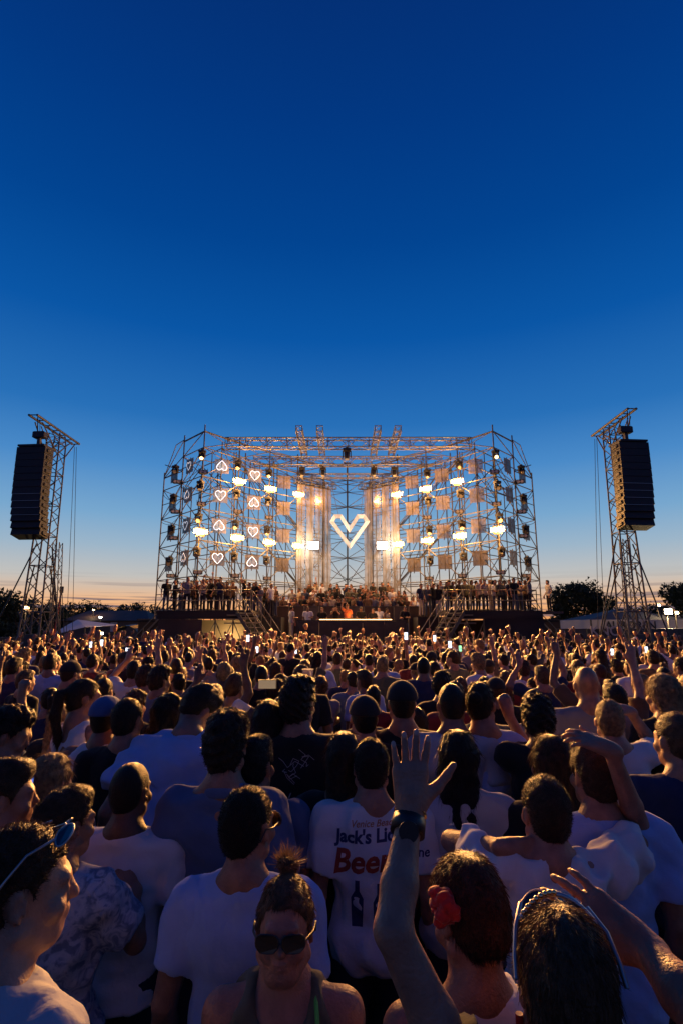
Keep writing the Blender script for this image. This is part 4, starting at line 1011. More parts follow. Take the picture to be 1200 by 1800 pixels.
        res['strand_p'] = {'curly': (.016, .5, .9), 'short': (.016, .32, .4), 'crop': (.013, .5, .5), 'buzz': (.004, .7, .4), 'long': (.05, .12, .25), 'bob': (.04, .15, .3), 'pony': (.035, .12, .3),
                           'bun': (.03, .15, .3), 'topbun': (.022, .12, .25), 'cap': (.01, .2, .2), 'slick': (.03, .10, .25)}[st]
    if st == 'cap':
        D = Field(hd - .17, hd + np.array((.17, .24, .17)), .009 if not low else h)
        D.ell(H((0, -.012, .030)), (.092, .114, .102), .01, R)
        D.fn(lambda Fd, X, Y, Z: np.maximum(Fd, (.022 - loc(X, Y, Z)[2])))
        D.ell(H((0, .12, .03)), (.066, .075, max(.007, h * .7)), .006, R); res['cap'] = D.mesh()
    # ---- trousers and shoes
    if spec.get('legs', True):
        hl = max(h, .026) if not low else h
        T = Field((-.30, -.24, -.0), (.30, .24, 1.02), hl); c0 = lean * 0
        T.ell((0, 0, .93), (.165 * g, .12 * g, .10), .03)
        stz = spec.get('stance', .10)
        for e in (-1, 1):
            T.cone((e * .085, 0, .88), (e * (stz + .005), .01, .50), .088 * g, .062, .03); T.cone((e * (stz + .005), .01, .50), (e * (stz + .02), -.02, .09), .062, .052, .02)
        T.fn(lambda Fd, X, Y, Z: np.maximum(Fd, .07 - Z))
        res['trousers'] = T.mesh()
        T = Field((-.30, -.24, -.02), (.30, .26, .15), hl * .9)
        for e in (-1, 1):
            x = e * (stz + .02); T.cone((x, -.06, .04), (x + e * .02, .12, .035), .042, .038, .01); T.cone((x, -.03, .06), (x, -.03, .12), .04, .036, .02)
        T.fn(lambda Fd, X, Y, Z: np.maximum(Fd, .004 - Z)); res['shoes'] = T.mesh()
    res['hd'] = hd; res['R'] = R; res['nk'] = nk; res['shp'] = shp
    return res

def strands(V, Q, n, length, out, rand, hd, seed=0, width=.0011, style='short', crown=None):
    """fine hair: thin curved slivers growing from the hair surface"""
    r_ = np.random.default_rng(seed); N_ = vnormals(V, Q)
    tri = V[Q]; area = np.linalg.norm(np.cross(tri[:, 2] - tri[:, 0], tri[:, 3] - tri[:, 1]), axis=1); f = r_.choice(len(Q), n, p=area / area.sum())
    uv = r_.uniform(0, 1, (n, 2)); u, v = uv[:, :1], uv[:, 1:]
    p = V[Q[f, 0]] * (1 - u) * (1 - v) + V[Q[f, 1]] * u * (1 - v) + V[Q[f, 2]] * u * v + V[Q[f, 3]] * (1 - u) * v
    nn = N_[Q[f, 0]]; down = np.array((0, 0, -1.0)); rel = p - hd
    flow = down * .6 + np.stack([rel[:, 0] * 3, rel[:, 1] * 3, rel[:, 2] * 0], 1)
    if style in ('short', 'curly', 'crop', 'buzz'): flow = np.array((0, .5, .1)) + 0 * rel
    flow = flow - nn * (flow * nn).sum(1, keepdims=True); flow /= np.linalg.norm(flow, axis=1, keepdims=True) + 1e-6
    rv = r_.normal(size=(n, 3)) * rand
    d = nn * out + flow * (1 - out) + rv * .5; d /= np.linalg.norm(d, axis=1, keepdims=True)
    Ln = length * r_.uniform(.4, 1.25, (n, 1))
    d2 = d + (flow * .5 - nn * out * .6) + r_.normal(size=(n, 3)) * rand * .5; d2 /= np.linalg.norm(d2, axis=1, keepdims=True)
    sidev = np.cross(d, r_.normal(size=(n, 3))); sidev /= np.linalg.norm(sidev, axis=1, keepdims=True); sidev *= width
    p = p - nn * .002; m = p + d * Ln * .55; e = m + d2 * Ln * .45
    Vv = np.stack([p - sidev, p + sidev, m + sidev * .8, m - sidev * .8, e], 1).reshape(-1, 3)
    b_ = np.arange(n) * 5
    return Vv, np.stack([b_, b_ + 1, b_ + 2, b_ + 3], 1), np.stack([b_ + 3, b_ + 2, b_ + 4], 1)

def to_meshes(res, spec, nstr):
    out = {}
    for k in ('skin', 'shirt', 'trousers', 'shoes', 'collar', 'cap'):
        if k in res and len(res[k][0]): out[k] = mesh_np(k, *res[k])
    V, Q = res['hair']
    if len(V):
        ln, o, rd = res['strand_p']
        if nstr:
            sv, sq, stt = strands(V, Q, nstr, ln, o, rd, res['hd'], spec.get('seed', 1), spec.get('sw', .0011), spec.get('hair'))
            k = len(V); out['hair'] = mesh_np('hair', np.concatenate([V, sv]), np.concatenate([Q, sq + k]), stt + k)
        else: out['hair'] = mesh_np('hair', V, Q)
    return out
MATOF = dict(skin='skin', shirt='shirt', trousers='denim', shoes='leather', collar='shirt', cap='shirt', hair='hair')

SKIN = [(.38, .20, .13), (.34, .165, .105), (.29, .14, .085), (.20, .105, .065), (.10, .052, .032)]
HAIRC = {'black': (.008, .006, .005), 'dark brown': (.022, .012, .007), 'brown': (.05, .026, .013), 'light brown': (.11, .062, .03), 'blond': (.26, .16, .07), 'grey': (.2, .19, .18), 'red brown': (.045, .019, .011)}
CLOTH = {'white': (.68, .68, .70), 'black': (.015, .015, .017), 'navy': (.025, .035, .09), 'grey': (.22, .22, .24), 'light blue': (.33, .45, .75), 'olive': (.12, .12, .08), 'beige': (.45, .38, .3), 'dark red': (.2, .03, .03), 'denim blue': (.10, .15, .26), 'brown': (.13, .08, .05), 'orange': (.8, .2, .06), 'pale grey': (.45, .46, .5)}
def place(meshes, world, label, cat, group, skin, hair, shirt, trousers=(.03, .03, .04), mats={}, kind=None):
    root = bpy.data.objects.new('person', meshes['skin'])
    if not meshes['skin'].materials: meshes['skin'].materials.append(M['skin'])
    COL.objects.link(root); wm(root, world); root.color = (*skin, 1); tag(root, label, cat, group)
    for k in ('shirt', 'collar', 'trousers', 'shoes', 'hair', 'cap'):
        if k not in meshes: continue
        me = meshes[k]
        if not me.materials: me.materials.append(M[mats.get(k, MATOF[k])])
        o = bpy.data.objects.new(k, me); COL.objects.link(o); o.parent = root; PM[o.name] = world
        o.color = (*{'shirt': shirt, 'collar': shirt, 'trousers': trousers, 'shoes': (.02, .02, .02), 'hair': hair, 'cap': mats.get('capcol', (.02, .02, .022))}[k], 1)
    return root

# ---------------------------------------------------------------- the people in front, one by one
HZ = 1.62
HEROES = []
def hero(x, y, t, label, hair='short', hc='dark brown', shirt='white', arms=('down', 'down'), yaw=0, byaw=0, skin=1, extra=None, **sp):
    kf = 1.09 if 1.5 < t < 3.2 else 1.0; t *= kf
    p = PT(x, y, t); s = p.z / HZ
    W0 = Matrix.Rotation(RAD(byaw), 4, 'Z')
    lean = Vector(sp.get('lean', (0, 0, 0))) * 1.15 + Vector(sp.get('hoff', (0, 0, 0)))
    if sp.get('lean') or sp.get('hoff'): s = p.z / (HZ + lean.z)
    off = (W0 @ Vector((lean.x, lean.y + .015, 0))) * s
    W_ = Matrix.Translation((p.x - off.x, p.y - off.y, 0)) @ W0 @ Matrix.Scale(s, 4)
    if t <= 2.5: sp.setdefault('nstr', 7000); sp.setdefault('sw', .0008)
    if t > 2.5: sp.setdefault('hs', .018); sp.setdefault('h', .0125); sp.setdefault('hh', .009); sp.setdefault('nstr', 3000)
    iv = W_.inverted(); ar = {}
    for sd, a in zip((-1, 1), arms):
        if isinstance(a, str): ar[sd] = arm_pose(a, sd) if a != 'none' else None
        elif a is None: ar[sd] = None
        else:
            A = dict(a)
            for k in ('elbow', 'wrist'): A[k] = np.array(iv @ PT(A[k][0], A[k][1], A[k][2] * kf))
            for k in ('d', 'n', 's'):
                if k in A: A[k] = np.array(W0.to_3x3().inverted() @ Vector(A[k]))
            A.setdefault('opt', {}); A.setdefault('raised', True); ar[sd] = A
    spec = dict(arms=ar, hair=hair, yaw=yaw - byaw, seed=len(HEROES) + 5, h=sp.pop('h', .0095), **sp)
    res = build(spec); me = to_meshes(res, spec, spec.get('nstr', 5500))
    mats = {}
    if extra and 'mats' in extra: mats = extra['mats']
    r_ = place(me, W_, label, 'person', 'people close to the camera', SKIN[skin], HAIRC[hc], CLOTH[shirt], mats=mats)
    HEROES.append((p.x, p.y, s)); print('hero', label[:30], 'scale %.2f' % s, [round(float(np.linalg.norm(ar[q]['elbow'] - res['shp'][q])), 2) if ar[q] else None for q in (-1, 1)], [round(float(np.linalg.norm(ar[q]['elbow'] - ar[q]['wrist'])), 2) if ar[q] else None for q in (-1, 1)])
    return r_, res, W_, me
def on_head(root, res, W_, v): return W_ @ Vector(res['hd'] + res['R'] @ np.array(v, float))
def child_mesh(name, root, V, F, m, smooth=True, solid=0): return pyd(name, V, F, m, root, smooth, solid)
def child_sdf(name, root, W_, res, fn, lo, hi, h, m):
    D = Field(np.array(lo), np.array(hi), h); fn(D); V, Q = D.mesh(); o = part(name, mesh_np(name, V, Q), m, root); return o
def project_text(root, W_, me_shirt, txt, size, cx, cz, m, name, shear=0, bold=0, back=True, ang=0):
    """flat print laid on the cloth (person's own frame, read from behind)"""
    bv = BVHTree.FromPolygons([v.co[:] for v in me_shirt.vertices], [p.vertices[:] for p in me_shirt.polygons])
    me = txt if not isinstance(txt, str) else text_mesh(txt, size, 0, shear, bold)
    bm = bmesh.new(); bm.from_mesh(me)
    for it in range(2): bmesh.ops.subdivide_edges(bm, edges=[e for e in bm.edges if e.calc_length() > size * .15], cuts=1)
    bmesh.ops.triangulate(bm, faces=bm.faces); ca, sa = math.cos(ang), math.sin(ang)
    for v in bm.verts:
        x, z = cx + v.co.x * ca - v.co.y * sa, cz + v.co.x * sa + v.co.y * ca
        hit = bv.ray_cast(Vector((x, -1, z)), Vector((0, 1, 0)))
        v.co = Vector((x, (hit[0].y if hit[0] else -.12) - .0022, z))
    bm.to_mesh(me); bm.free(); me.materials.clear(); me.materials.append(m)
    return part(name, me, m, root)
def glasses(root, W_, res, up=0.0, top=False, bead=False, wide=False):
    H = lambda v: W_ @ Vector(res['hd'] + res['R'] @ np.array(v, float))
    z = -.003
    if top:   # pushed up on top of the head
                f = lambda x: (x, .074 - 3.0 * x * x, .112 - 6.5 * x * x)
    else: f = lambda x: (x, .112 - 2.2 * x * x, z)
    fm = M['silver'] if top else M['leather']
    for e in (-1, 1):
        c = f(e * (.034 if not wide else .0345)); V = []; F = []
        for i in range(16):
            a = 2 * math.pi * i / 16; xx, zz = .029 * math.cos(a) * (1 if abs(math.cos(a)) < .9 else 1), .023 * math.sin(a)
            if wide: xx = .030 * math.copysign(abs(math.cos(a)) ** .6, math.cos(a)); zz = .020 * math.copysign(abs(math.sin(a)) ** .6, math.sin(a)) - (.004 if math.sin(a) < 0 and abs(math.cos(a)) > .5 else 0) * -1
            yy = -2.2 * ((c[0] + xx) ** 2 - c[0] ** 2)
            if top: V.append(H((c[0] + xx * .9, c[1] + zz * .75 - 3.0 * ((c[0] + xx * .9) ** 2 - c[0] ** 2), c[2] + zz * .3 - 6.5 * ((c[0] + xx * .9) ** 2 - c[0] ** 2))))
            else: V.append(H((c[0] + xx, c[1] + yy + .002, c[2] + zz)))
        child_mesh('lens', root, V, [tuple(range(16))], M['lens'], False, .003 * 1)
        tube_path('rim', root, V, .0022, fm, 6, True)
        a = H((e * .062, c[1] - .02, c[2])); 
        if top: pts = [a, H((e * .080, .0, .088)), H((e * .0885, -.03, .055)), H((e * .091, -.05, .03))]
        else: pts = [a, H((e * .082, .03, 0)), H((e * .086, -.02, .008)), H((e * .084, -.045, -.02))]
        tube_path('temple', root, pts, .003 if not bead else .0045, fm if not bead else M['silver'], 6)
    if bead: tube_path('frame_arc', root, [H((x_, .030 - 2.0 * x_ * x_, .1335 - 9.0 * x_ * x_)) for x_ in np.linspace(-.078, .078, 15)], .0050, fm, 8)
    tube_path('bridge', root, [H(f(-.008)), H(f(0)), H(f(.008))], .0022, fm, 6)

# 1 profile at the left edge with sunglasses on top of the head
a = hero(38, 1562, 1.16, 'person at the left edge in profile, silver sunglasses pushed up on brown hair, pale shirt', 'crop', 'brown', 'pale grey', yaw=-60, byaw=-35, skin=0, h=.0065, hh=.006, nstr=9000, hs=.012)
glasses(*[a[0], a[2], a[1]], top=True)
# 2 tie-dye shirt
a = hero(118, 1448, 1.75, 'person in blue and white tie-dye shirt turning right with one hand raised', 'short', 'brown', 'light blue',
     arms=('down', dict(elbow=(238, 1655, 1.72), wrist=(232, 1562, 1.86), d=(-.8, .25, .25), n=(.1, .8, -.3), s=(0, .3, .9), opt=dict(curl=.25, spread=.12), raised=False)),
     yaw=-38, byaw=-12, skin=2, extra=dict(mats={'shirt': 'tiedye', 'collar': 'tiedye'}), collar=True, loose=.02, h=.008)
# 3 buzz cut in white tee
hero(231, 1392, 2.05, 'person with close cropped black hair in plain white T-shirt behind the tie-dye shirt', 'buzz', 'black', 'white', yaw=-12, skin=4, sh=.2, girth=1.08)
# 4 bowed man in light blue shirt
hero(352, 1246, 3.0, 'person bowing their head in roomy light blue shirt seen as a broad back', 'short', 'dark brown', 'light blue', yaw=-40, byaw=8, pitch=-38, roll=10, lean=(.10, .14, -.04), hoff=(.03, .05, -.02), collar=True, loose=.035, girth=1.12, sh=.21, skin=2, fold=1.6, h=.011)
# 5,6 denim shirts
hero(399, 1312, 2.12, 'person with tall wavy dark hair and denim blue collared shirt left of the round glasses', 'curly', 'dark brown', 'denim blue', yaw=-6, byaw=0, collar=True, sl_len=.9, loose=.016, skin=2, hh=.008)
hero(449, 1346, 2.22, 'person with thick dark hair in dark denim shirt behind the round glasses', 'short', 'black', 'denim blue', yaw=-22, skin=2, loose=.016, sh=.185)
# 7 glasses, dark collar
a = hero(437, 1452, 1.62, 'person with round glasses and short dark hair in blue T-shirt with a dark neckline', 'crop', 'black', 'light blue', yaw=-28, byaw=-4, skin=2, h=.007, hh=.006, nstr=9000, neck=.052, sh=.182)
glasses(a[0], a[2], a[1]); tube_path('neckline', a[0], [a[2] @ Vector(a[1]['nk'] + np.array((.076 * math.cos(q), .012 + .076 * math.sin(q), -.0 + .018 * math.sin(q) * 0))) for q in np.linspace(0, 6.28, 22)[:-1]], .006, M['leather'], 6, True)
# 8 facing the camera
a = hero(500, 1630, 1.36, 'person facing the camera in dark sunglasses with a spiky blond top bun and olive vest', 'topbun', 'light brown', 'olive', yaw=180, byaw=180, pitch=9, skin=1, h=.0058, hh=.006, nstr=9000, sleeve='tank', sh=.165, fem=True, neck=.047, arm=.85, hs=.011)
glasses(a[0], a[2], a[1], wide=True)
H8 = lambda v: a[2] @ Vector(a[1]['hd'] + a[1]['R'] @ np.array(v, float))
V = []; F = []; r8 = random.Random(3)
for i in range(170):
    d = Vector((r8.gauss(0, .7), r8.gauss(-.1, .6), abs(r8.gauss(.8, .5)))).normalized(); p0 = Vector((0, -.035, .14)) + d * .024; ln = r8.uniform(.015, .048); sdv = d.cross(Vector((r8.random(), r8.random(), .3))).normalized() * .0011
    p1 = p0 + d * ln * .6; p2 = p1 + (d + Vector((r8.gauss(0, .5), r8.gauss(0, .5), .1))).normalized() * ln * .5
    k = len(V); V += [H8(p0 - sdv), H8(p0 + sdv), H8(p1 + sdv * .7), H8(p1 - sdv * .7), H8(p2)]; F += [(k, k + 1, k + 2, k + 3), (k + 3, k + 2, k + 4)]
o = child_mesh('stray_hair', a[0], V, F, M['hair']); o.color = (*HAIRC['blond'], 1)
for k_, off in ((0, 0), (1, 0)):
    e = -1 if k_ else 1
    pts = [a[2] @ Vector((e * (.085 + .01 * j * (1 if j < 4 else .6)), [.0, .07, .115, .13, .135][j], [1.475, 1.44, 1.36, 1.27, 1.15][j])) for j in range(5)]
    if e < 0: tube_path('green_strap', a[0], pts, .0055, M['green_strap'], 6)
# 9 the printed white T-shirt
a = hero(652, 1348, 2.2, 'person in white T-shirt with beer and liquor print on the back, short dark hair', 'crop', 'dark brown', 'white', yaw=0, skin=1, sh=.20, loose=.02, h=.009, hs=.012)
ms = a[3]['shirt']
project_text(a[0], a[2], ms, 'Venice Beach CA', .036, .03, 1.425, M['print_orange'], 'print', .3, .0005)
project_text(a[0], a[2], ms, "Jack's Liquor", .068, .015, 1.380, M['print_blue'], 'print', .1, .0025, ang=.05)
project_text(a[0], a[2], ms, 'Beer', .125, -.055, 1.285, M['print_red'], 'print', .25, .0035, ang=.08)
project_text(a[0], a[2], ms, '& Wine', .05, .155, 1.31, M['print_blue'], 'print', .2, .001, ang=.08)
def blob_mesh(polys):
    me = bpy.data.meshes.new('print'); V = []; F = []
    for pl in polys: k = len(V); V += [(x, y, 0) for x, y in pl]; F.append(tuple(range(k, k + len(pl))))
    me.from_pydata(V, [], F); return me
bot = [[(-.012, -.09), (.012, -.09), (.014, .02), (.005, .05), (.005, .09), (-.005, .09), (-.005, .05), (-.014, .02)]]
project_text(a[0], a[2], ms, blob_mesh([[(x * 1.8 - .07, y) for x, y in bot[0]], [(x * 1.8 + .02, y - .01) for x, y in bot[0]]]), .1, 0, 1.13, M['print_blue'], 'print')
# 14 arms up man in white tee
hero(957, 1428, 1.72, 'person in white T-shirt holding both bare arms up, one behind the neck', 'crop', 'brown', 'white',
     arms=(dict(elbow=(792, 1478, 1.90), wrist=(885, 1490, 1.66), d=(.9, .1, -.1), n=(0, 1, 0), s=(0, .2, -1), opt=dict(curl=.4)),
           dict(elbow=(1128, 1468, 1.88), wrist=(1072, 1318, 1.80), d=(-.75, .2, .30), n=(-.3, .6, -.8), s=(.2, .9, .2), opt=dict(curl=.35, spread=.14))), skin=1, yaw=4, sh=.20, loose=.02, h=.008, fold=2.0, hs=.012)
hero(1042, 1362, 1.95, 'person with thick brown hair and pale blue shirt behind the raised arm with drooping hand', 'short', 'brown', 'light blue', yaw=8, collar=True, skin=2, sh=.2, loose=.024)
a = hero(805, 1335, 2.25, 'person with very long straight dark hair and pale grey shirt beside the raised hand', 'long', 'black', 'pale grey', yaw=-14, fem=True, sh=.175, hlen=.44, skin=2, loose=.03, nstr=7000)
# 11 red scrunchie
a = hero(822, 1606, 1.26, 'person with brown hair gathered in a red velvet scrunchie, bare neck and white top', 'pony', 'red brown', 'white', yaw=30, byaw=10, pitch=-24, roll=-8, sleeve='tank', fem=True, sh=.165, skin=2, neck=.048, h=.007, hh=.007, nstr=8000, arm=.85, hoff=(0, .02, 0)) if False else \
    hero(822, 1606, 1.26, 'person with brown hair gathered in a red velvet scrunchie, bare neck and white top', 'slick', 'red brown', 'white', yaw=24, byaw=10, pitch=-22, sleeve='tank', fem=True, sh=.165, skin=2, neck=.048, h=.007, hh=.007, nstr=8000, arm=.85, hs=.011)
Hx = lambda v: a[1]['hd'] + a[1]['R'] @ np.array(v, float)
cx = Hx((-.092, -.048, .03))
def scr(D):
    for i in range(26):
        q = 2 * math.pi * i / 26 * 3; rr_ = .014 + .018 * ((i * 7) % 5) / 5; D.ell(cx + a[1]['R'] @ np.array((.014 * math.sin(i * 2.4), rr_ * math.cos(q), rr_ * 1.1 * math.sin(q))), (.017, .009 + .004 * (i % 3), .011), .005)
    D.fn(lambda Fd, X, Y, Z: Fd + wob(X, Y, Z, 120, 4) * .0022)
child_sdf('scrunchie', a[0], a[2], a[1], scr, cx - .09, cx + .09, .0045, M['red'])
# 12 the raised hand
a = hero(992, 1732, .95, 'person raising their left hand high with a black watch, beaded sunglasses on light brown hair', 'slick', 'light brown', 'black', yaw=-8, byaw=0, skin=1, h=.0052, hh=.006, nstr=12000, fem=True, sh=.185, neck=.047, hs=.011,
    arms=(dict(elbow=(690, 1635, .95), wrist=(720, 1428, 1.10), d=(.05, .10, 1), n=(.05, 1, .1), s=(1, 0, 0), opt=dict(curl=.05, spread=.11, thumb_out=1.05)), 'down'), arm=.86, hand=.90, sl_len=.40)
glasses(a[0], a[2], a[1], top=True, bead=True)
Hd = lambda v: a[2] @ Vector(a[1]['hd'] + a[1]['R'] @ np.array(v, float))
for i in range(9):
    q = -.052 + i * .0085; bm = bmesh.new(); bmesh.ops.create_icosphere(bm, subdivisions=2, radius=.0052); me = bpy.data.meshes.new('bead'); bm.to_mesh(me); bm.free()
    for p_ in me.polygons: p_.use_smooth = True
    part('bead', me, M['gold'], a[0], Matrix.Translation(Hd((q - .018, .027 - 2.0 * (q - .018) ** 2, .1375 - 9.0 * (q - .018) ** 2))))
for tp, dj, nv, ra in a[1]['tips'][-1]:
    bm = bmesh.new(); bmesh.ops.create_uvsphere(bm, u_segments=10, v_segments=6, radius=1); me = bpy.data.meshes.new('fingernail'); bm.to_mesh(me); bm.free()
    for p_ in me.polygons: p_.use_smooth = True
    z_ = Vector(dj); y_ = Vector(nv); x_ = y_.cross(z_); B = Matrix((x_, y_, z_)).transposed().to_4x4()
    part('fingernail', me, M['nail'], a[0], a[2] @ Matrix.Translation(tp - nv * (ra * .80)) @ B @ Matrix.Diagonal((.0055, .0022, .0075, 1)))
el = Hd((-.083, .0, -.050)); bar('earring', a[0], el, el - Vector((0, 0, .035)), .007, M['redear'], 8)
A = {}
w_ = PT(719, 1438, 1.096); e_ = PT(690, 1635, .95); dv = (w_ - e_).normalized()
wt = empty('wristwatch', w_, 'black wristwatch worn on the tall raised wrist', 'watch')
bar('strap', wt, w_ - dv * .030, w_ + dv * .000, .0345, M['leather'], 20, .97); bar('case', wt, w_ - dv * .016 + Vector((-.004, -.034, .003)), w_ - dv * .016 + Vector((-.004, -.044, .004)), .019, M['leather'], 20)
bar('bracelet', wt, w_ + dv * .008, w_ + dv * .012, .0335, M['gold'], 20)
# 13 arm reaching in from the right edge
hero(1350, 1560, .98, 'person beyond the right edge reaching a bare arm with a dark wristband into view', 'long', 'black', 'black', yaw=10, byaw=20, skin=2, hlen=.3, fem=True, sh=.17, h=.0065, nstr=3000,
    arms=(dict(elbow=(1245, 1800, .88), wrist=(1128, 1662, 1.04), d=(-.78, .42, .42), n=(-.2, .85, -.3), s=(-.35, .1, -.9), opt=dict(curl=.18, spread=.16)), 'down'), neck=.045, arm=.95)
b_ = PT(1142, 1679, 1.02); a_ = PT(1128, 1662, 1.04); wt = empty('wristband', b_, 'dark cloth wristband on the bare arm reaching in from the right', 'wristband')
bar('band', wt, b_, b_ + (a_ - b_).normalized() * .03, .033, M['leather'], 18)
# second ring
hero(525, 1238, 2.75, 'person with tall curly hair in black T-shirt with pale script and sketch print', 'curly', 'dark brown', 'black', yaw=-20, skin=2, sh=.20, hh=.008, loose=.02); a = None
ms = None
r0 = [o for o in bpy.data.objects if o.get('label', '').startswith('person with tall curly hair in black')][0]
ms = [c for c in r0.children if c.name.startswith('shirt')][0].data
project_text(r0, None, ms, 'Mykonos', .085, .0, 1.215, M['print_white'], 'print', .45, -.0005, ang=.03)
def scribble(seed, n=7):
    r_ = random.Random(seed); pl = []
    for i in range(n):
        x, y = r_.uniform(-.06, .06), r_.uniform(-.02, .05); 
        for j in range(5):
            x2, y2 = x + r_.uniform(-.035, .035), y + r_.uniform(-.028, .028); dx, dy = x2 - x, y2 - y; L_ = math.hypot(dx, dy) + 1e-6; ox, oy = -dy / L_ * .0012, dx / L_ * .0012
            pl.append([(x - ox, y - oy), (x2 - ox, y2 - oy), (x2 + ox, y2 + oy), (x + ox, y + oy)]); x, y = x2, y2
    return blob_mesh(pl)
project_text(r0, None, ms, scribble(5), .2, .01, 1.32, M['print_white'], 'print')
hero(603, 1335, 2.35, 'person with long dark wavy hair between the black T-shirt and the beer print shirt', 'long', 'brown', 'black', yaw=6, fem=True, sh=.165, hlen=.42, skin=2)
hero(92, 1372, 2.3, 'person with long straight blond hair at the left side behind the tie-dye shirt', 'long', 'blond', 'white', yaw=-25, fem=True, sh=.165, hlen=.32, skin=0)
hero(15, 1292, 2.55, 'person at the left edge with dark curly hair looking down toward the right', 'curly', 'dark brown', 'black', yaw=-70, pitch=-15, skin=2)
hero(8, 1402, 1.75, 'person cut by the left edge with dark wavy hair above the tie-dye shirt', 'short', 'brown', 'black', yaw=-60, skin=1)
hero(188, 1262, 3.05, 'person in a tight blue head cover and white sleeveless vest', 'cap', 'black', 'white', yaw=-8, sleeve='tank', skin=3, extra=dict(mats={'capcol': (.07, .12, .26)}))
hero(226, 1266, 2.95, 'person with neat dark short back and sides and black T-shirt beside the blue head cover', 'crop', 'dark brown', 'black', yaw=-12, skin=2, sh=.2)
hero(352, 1352, 2.6, 'person in plain white T-shirt half hidden under the bowing light blue shirt', 'short', 'brown', 'white', yaw=15, skin=1) if False else None
hero(945, 1268, 2.85, 'person with curly dark hair in black T-shirt marked with two pale letters, fist raised', 'curly', 'dark brown', 'black', yaw=-6, skin=2, sh=.2,
     arms=(dict(elbow=(928, 1325, 3.05), wrist=(893, 1256, 3.1), d=(-.2, .1, 1), n=(0, 1, 0), opt=dict(fist=True)), 'down'))
r0 = [o for o in bpy.data.objects if o.get('label', '').startswith('person with curly dark hair in black')][0]
ms = [c for c in r0.children if c.name.startswith('shirt')][0].data
project_text(r0, None, ms, 'BO', .07, -.02, 1.30, M['print_white'], 'print', 0, .003)
hero(1071, 1268, 2.95, 'person with cropped blond hair and glasses in white T-shirt, bare arm bent over their head', 'crop', 'blond', 'white', yaw=-18, skin=0, sh=.2,
     arms=('down', dict(elbow=(1148, 1312, 3.2), wrist=(1106, 1250, 3.15), d=(-.8, .1, .3), n=(-.2, .3, -.8), opt=dict(curl=.35))))
hero(1186, 1302, 2.35, 'person cut by the right edge with short brown hair and dark navy T-shirt', 'crop', 'light brown', 'navy', yaw=12, skin=1, sh=.2)
hero(1192, 1462, 1.55, 'person cut by the right edge low behind the white T-shirt, dark clothes', 'short', 'black', 'black', yaw=5, skin=2) if False else None
hero(968, 1345, 2.2, 'person with long brown hair held by a dark clip, right of the letters shirt', 'long', 'brown', 'black', yaw=10, fem=True, sh=.165, hlen=.3, skin=2)
hero(706, 1232, 2.95, 'person in large black cap worn backwards with a pale stripe', 'cap', 'black', 'black', yaw=170, byaw=0, pitch=0, skin=2) if False else hero(706, 1236, 3.1, 'person in plain black cap right behind the tips of the raised fingers', 'cap', 'black', 'black', yaw=0, skin=2)
hero(640, 1262, 3.0, 'person in black cap between the curly hair and the raised hand', 'cap', 'black', 'black', yaw=4, skin=1)
hero(792, 1240, 3.3, 'person with shaved head in pale grey T-shirt above the very long dark hair', 'buzz', 'dark brown', 'pale grey', yaw=0, skin=2, sh=.2)
hero(845, 1238, 3.35, 'person with a bun and pale blue shirt near the middle of the crowd', 'bun', 'dark brown', 'light blue', yaw=-30, fem=True, sh=.17, skin=2)
hero(1030, 1204, 3.9, 'person with shiny bald head in grey T-shirt right of the pointing hand', 'bald', 'black', 'grey', yaw=-12, skin=2, sh=.21, girth=1.1)
hero(1163, 1222, 3.7, 'person with straight blond bob near the right edge', 'bob', 'blond', 'black', yaw=18, fem=True, sh=.165, skin=0)
hero(300, 1258, 3.4, 'person with sleek black hair just left of the bowing person', 'bob', 'black', 'white', yaw=-30, fem=True, sh=.165, skin=2)
hero(472, 1274, 2.75, 'person with long glossy dark brown hair left of the tall curly hair', 'long', 'dark brown', 'black', yaw=0, fem=True, sh=.165, skin=2)
hero(355, 1335, 2.75, 'person in bright white T-shirt seen between the bowing person and the denim shirt', 'short', 'brown', 'white', yaw=5, skin=1) if False else None
hero(150, 1228, 3.7, 'person with dark ponytail and white vest turned right, left of the blue head cover', 'pony', 'dark brown', 'white', yaw=-55, byaw=-30, sleeve='tank', fem=True, sh=.165, skin=2)

# ---------------------------------------------------------------- shared bodies for the rest of the crowd
LOOKS = []   # (spec words, meshes)
def look(words, n=1100, **sp):
    r_ = random.Random(len(LOOKS) + 40); ar = sp.pop('arms')
    spec = dict(arms={-1: arm_pose(ar[0], -1, r_), 1: arm_pose(ar[1], 1, r_)}, seed=len(LOOKS) + 50, h=.018, hh=.013, hs=.024, sw=.002, **sp)
    res = build(spec); me = to_meshes(res, spec, n)
    lspec = dict(spec); lspec.update(h=.048, low=True, legs=False, hem=1.12); lr = build(lspec); lspec.update(h=.066); lr2 = build(lspec); lr = (lr, lr2)
    LOOKS.append((words, me, lr, sp))
look(('short hair', 'arms down'), hair='short', arms=('down', 'down'), sh=.19)
look(('cropped hair', 'arms down'), hair='crop', arms=('front', 'down'), sh=.2, yaw=15)
look(('curly hair', 'arms down'), hair='curly', arms=('down', 'front'), sh=.19, yaw=-15)
look(('long hair', 'arms down'), hair='long', arms=('front', 'front'), fem=True, sh=.165)
look(('long hair', 'fist up'), hair='long', arms=('down', 'fist'), fem=True, sh=.165, hlen=.25, yaw=-12)
look(('a ponytail', 'arms down'), hair='pony', arms=('down', 'front'), fem=True, sh=.165, yaw=20, sleeve='tank')
look(('a bob', 'arms down'), hair='bob', arms=('down', 'down'), fem=True, sh=.165, yaw=-30)
look(('short hair', 'open hand up'), hair='short', arms=('down', 'up'), sh=.19)
look(('cropped hair', 'finger pointing up'), hair='crop', arms=('point', 'down'), sh=.195, yaw=-20)
